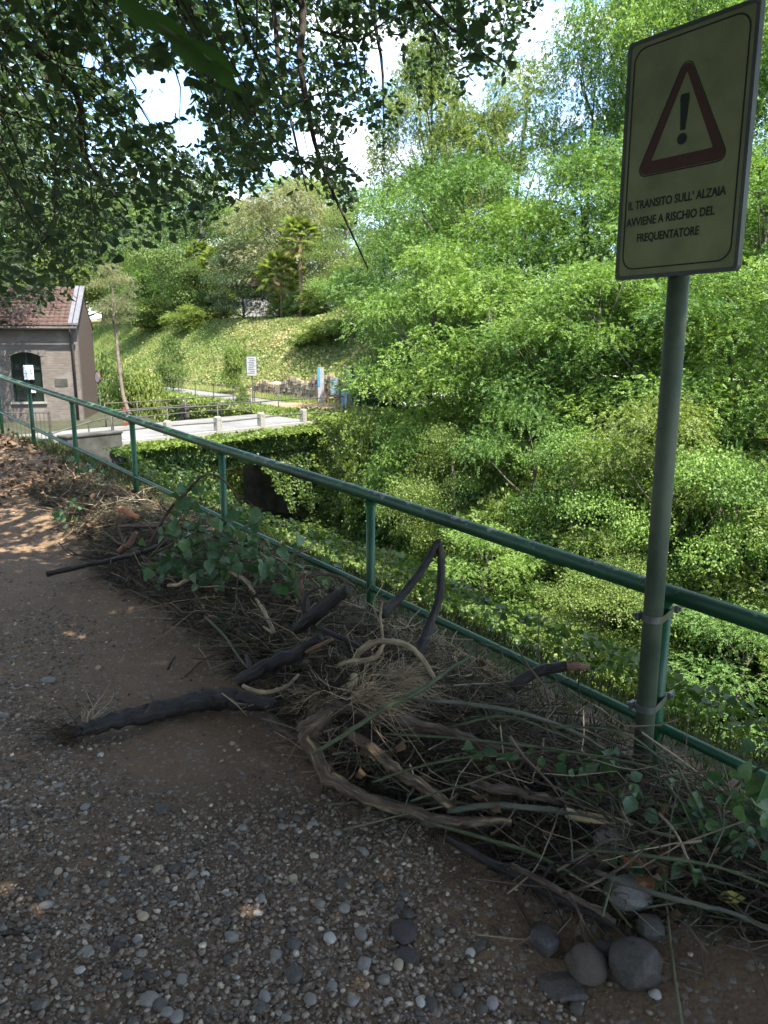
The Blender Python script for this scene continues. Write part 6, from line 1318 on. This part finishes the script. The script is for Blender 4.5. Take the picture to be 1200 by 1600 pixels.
PB = [(515, 1463, 22, 27, 'st_white', 'white oval pebble in the lower middle of the gravel'), (566, 1453, 20, 27, 'st_pale', 'pale pear shaped pebble right of the white oval one'), (569, 1502, 25, 32, 'st_bgrey', 'grey angular pebble below the pear shaped one'), (538, 1411, 19, 24, 'st_bgrey', 'blue grey egg shaped pebble in the smooth mud'), (657, 1560, 17, 26, 'st_white', 'white upright pebble near the bottom edge'),
      (617, 1426, 14, 12, 'st_pale', 'small pale pebble above the flat reddish one'), (361, 1464, 25, 22, 'st_bgrey', 'rounded blue grey pebble left of centre'), (414, 1553, 21, 27, 'st_bgrey', 'blue upright pebble by the bottom edge'), (403, 1426, 16, 14, 'st_white', 'bright white pebble left of the white oval one'), (224, 1433, 18, 18, 'st_tan', 'cream coloured pebble beside two blue ones'), (205, 1441, 13, 16, 'st_bgrey', 'pale blue pebble touching the cream one'),
      (254, 1258, 24, 28, 'st_dark', 'dark blue slate fragment below the black log'), (490, 1337, 18, 14, 'st_tan', 'tan pebble in the smooth mud below the branches'), (606, 1561, 20, 12, 'st_white', 'flat white pebble near the bottom edge'), (234, 1563, 34, 26, 'st_pale', 'greenish grey flat pebble at the bottom left'), (460, 1523, 32, 34, 'st_dark', 'dark slate piece in the gravel at the bottom'), (320, 1363, 18, 13, 'st_white', 'pale pebble in the gravel left of centre'), (193, 1340, 20, 12, 'st_bgrey', 'pale grey flat pebble in the left gravel'),
      (90, 1363, 14, 24, 'st_tan', 'tan stone chip at the far left'), (125, 1515, 20, 14, 'st_white', 'white pebble over the brown stone at the lower left'), (140, 1165, 9, 10, 'st_white', 'white pebble right below the end of the black log'), (75, 1063, 24, 16, 'st_pale', 'angular pale stone on the gravel at the left edge'), (458, 1475, 24, 22, 'st_brown', 'square brown stone in the lower gravel'), (485, 1560, 22, 22, 'st_pale', 'grey round pebble at the bottom centre'), (430, 1487, 24, 20, 'st_pale', 'rounded grey pebble left of the square brown one'), (98, 1240, 8, 10, 'st_white', 'small white pebble in the left gravel'), (715, 1536, 22, 28, 'st_brown', 'brownish long pebble in the bottom gravel'), (770, 1555, 22, 28, 'st_pink', 'pinkish rough pebble at the bottom right of the gravel')]
for i, (px, py, w_, h_, mt, lb_) in enumerate(PB): stone(lb_, px, py, w_, h_, M[mt], 40+i, 'pebble', 'pebble', 2, .16, .7 if i % 2 == 0 else .3, .36, flat=.68)
# countable loose pebbles: shared meshes, four colours
PM = {k: [rock_mesh(300+i*7+j, M[k], .2, 2, .8 if j % 2 else .4) for j in range(3)] for i, k in enumerate(('st_white', 'st_pale', 'st_bgrey', 'st_brown', 'st_dark', 'st_red', 'st_tan'))}
CN = {'st_white': 'whitish', 'st_pale': 'pale grey', 'st_bgrey': 'blue grey', 'st_brown': 'brown grey', 'st_dark': 'dark grey', 'st_red': 'dull reddish', 'st_tan': 'tan'}
def gmask(px, py):
    """how much gravel lies where (smooth mud elsewhere)"""
    a = smooth(1180, 1330, py)*(1-smooth(560, 860, px-(py-1450)*.45))+.55*(1-smooth(60, 240, px))*smooth(930, 1010, py)+.35*smooth(1480, 1560, py)*(1-smooth(850, 1000, px))
    return np.clip(a, .04, 1)
def scatter(n, r, s0=-2.6, s1=8.0, u0=.1, u1=4.4, power=1):
    out = []
    while len(out) < n:
        m_ = n*6; s = r.uniform(s0, s1, m_); u = r.uniform(u0, u1, m_); x, y = SV(s, -u); P = np.stack([x, y, zground(s, -u)], -1); px, py, d = proj(P)
        ok = (d > .5) & (px > -20) & (px < 1220) & (py < 1640) & (u > np.interp(s, ES, EU)*.55) & (r.random(m_) < gmask(px, py)*np.minimum(1, (2.6/np.maximum(d, .5))**power)*(.35+1.3*vnoise(x*2.2, y*2.2, 8)))
        out += list(P[ok])
    P = np.array(out[:n]); P[:, 2] = gz(P[:, 0], P[:, 1]); return P
PP = scatter(300, dr, power=1.6)
kinds = list(PM)
for i, p in enumerate(PP):
    k = kinds[int(dr.choice(7, p=[.03, .14, .18, .3, .2, .11, .04]))]; o = link('pebble', PM[k][i % 3]); r0 = .007+.013*dr.random()**1.6
    o.scale = (r0*dr.uniform(.9, 1.4), r0, r0*dr.uniform(.55, .85)); o.rotation_euler = (dr.uniform(-.3, .3), dr.uniform(-.3, .3), dr.uniform(0, 6.28)); o.location = (p[0], p[1], p[2]+r0*.12)
    tag(o, CN[k]+' rounded pebble lying loose in the towpath gravel', 'pebble', CN[k]+' pebbles scattered over the towpath')
def m_gravel():
    m, t, p, out = mat_new('mixed_river_gravel'); a = N(t, 'ShaderNodeAttribute'); a.attribute_name = 'rnd'
    r = ramp(t, [(0.059, 0.040, 0.026), (0.116, 0.078, 0.050), (0.177, 0.132, 0.094), (0.142, 0.091, 0.057), (0.271, 0.215, 0.153), (0.218, 0.183, 0.142), (0.354, 0.289, 0.206), (0.543, 0.454, 0.342)], [0, .2, .38, .55, .72, .86, .95, 1.0]); t.links.new(a.outputs['Fac'], r.inputs[0])
    c = N(t, 'ShaderNodeTexCoord'); n = N(t, 'ShaderNodeTexNoise', Scale=140.0, Detail=3.0); t.links.new(c.outputs['Object'], n.inputs['Vector'])
    mm = N(t, 'ShaderNodeMix'); mm.data_type = 'RGBA'; mm.blend_type = 'OVERLAY'; mm.inputs[0].default_value = .6; t.links.new(r.outputs[0], mm.inputs[6]); t.links.new(n.outputs['Fac'], mm.inputs[7]); t.links.new(mm.outputs[2], p.inputs['Base Color']); p.inputs['Roughness'].default_value = .6; return m
M['gravel'] = m_gravel()
def gravel(n, r0, r1, label, r, power, bs=IV, bf=IF):
    P = scatter(n, r, power=power); sz = np.exp(r.uniform(math.log(r0), math.log(r1), n)); a = r.uniform(0, 6.28, n); ca, sa = np.cos(a), np.sin(a)
    B = bs[None]*(1+.2*r.normal(size=(n, len(bs), 1)).clip(-1, 1)); B = B*np.stack([sz*r.uniform(.9, 1.5, n), sz, sz*r.uniform(.5, .9, n)], -1)[:, None, :]
    tlt = r.normal(0, .3, n); X = B[..., 0]; Y = B[..., 1]; Z = B[..., 2]+X*tlt[:, None]
    V = np.stack([X*ca[:, None]-Y*sa[:, None], X*sa[:, None]+Y*ca[:, None], Z], -1)+P[:, None, :]+np.stack([0*sz, 0*sz, sz*.15], -1)[:, None, :]
    F = (bf[None]+(np.arange(n)*len(bs))[:, None, None]).reshape(-1, 3)
    tag(link('gravel', mesh_np('gravel', V.reshape(-1, 3), F, M['gravel'], True, np.repeat(r.random(n)**1.15, len(bf)))), label, kind='stuff')
BV = np.array([(0, 0, 1), (1, 0, 0), (.3, .95, 0), (-.8, .6, 0), (-.8, -.6, 0), (.3, -.95, 0), (0, 0, -1)], float)
BF = np.array([[0, 1, 2], [0, 2, 3], [0, 3, 4], [0, 4, 5], [0, 5, 1], [6, 2, 1], [6, 3, 2], [6, 4, 3], [6, 5, 4], [6, 1, 5]])
gv = np.random.default_rng(33)
gravel(8000, .0042, .0105, 'coarse rounded river gravel strewn over the towpath', gv, 1, IV, IF)
gravel(22000, .002, .005, 'fine gravel and grit strewn over the towpath', gv, 1.3, BV, BF)
# a lost twig in the gravel
branch('stick', 'thin dark twig half buried in the gravel at the lower left', 'stick', [(0, 1462), (40, 1457), (85, 1455)], .006, 6, M['wetwood'], 3)
branch('stick', 'thin brown straw lying alone on the smooth mud', 'stick', [(262, 1046), (268, 1034), (274, 1026)], .01, 3, M['straw'], 3)
# near leaves hanging just before the camera
nl_ = [W(150, -60, .95), W(205, 10, 1.0), W(265, 50, 1.0), W(330, 95, 1.02)]
e = empty('near_twig', 'out of focus drooping twig with large green leaves close above the path', 'twig', tuple(nl_[0]))
local(e, MB().tube(spline(nl_, 4), [.003]*12+[.0015], 5).obj('stem', M['green_stem'], smoothf=True))
M['nearleaf'] = m_leaf('near_green_leaves', [(.025, .06, .018), (.04, .085, .024), (.05, .1, .028)], .45, .5, tcol=(1.5, 1.9, .6))
for (px, py, d, ax, ay, l, wv) in ((178, -12, .95, .7, -.55, .075, .02), (222, 12, 1.0, .8, -.55, .085, .021), (258, 50, 1.0, .75, -.6, .085, .022), (292, 62, 1.02, .8, -.5, .08, .02), (318, 92, 1.02, .75, -.6, .065, .018)):
    a = np.array([ax, .15, ay]); a = a/np.linalg.norm(a)*l; wn_ = nrm(np.cross(a, np.array([.2, 1, .25])))*wv*.62
    V, F = leaf_geo8(np.zeros((1, 3)), a[None], wn_[None], .2, .2); o = link('leaf', mesh_np('leaf', V, F, M['nearleaf'], True, np.full(8, .5)), e); o.location = W(px, py, d)-nl_[0]
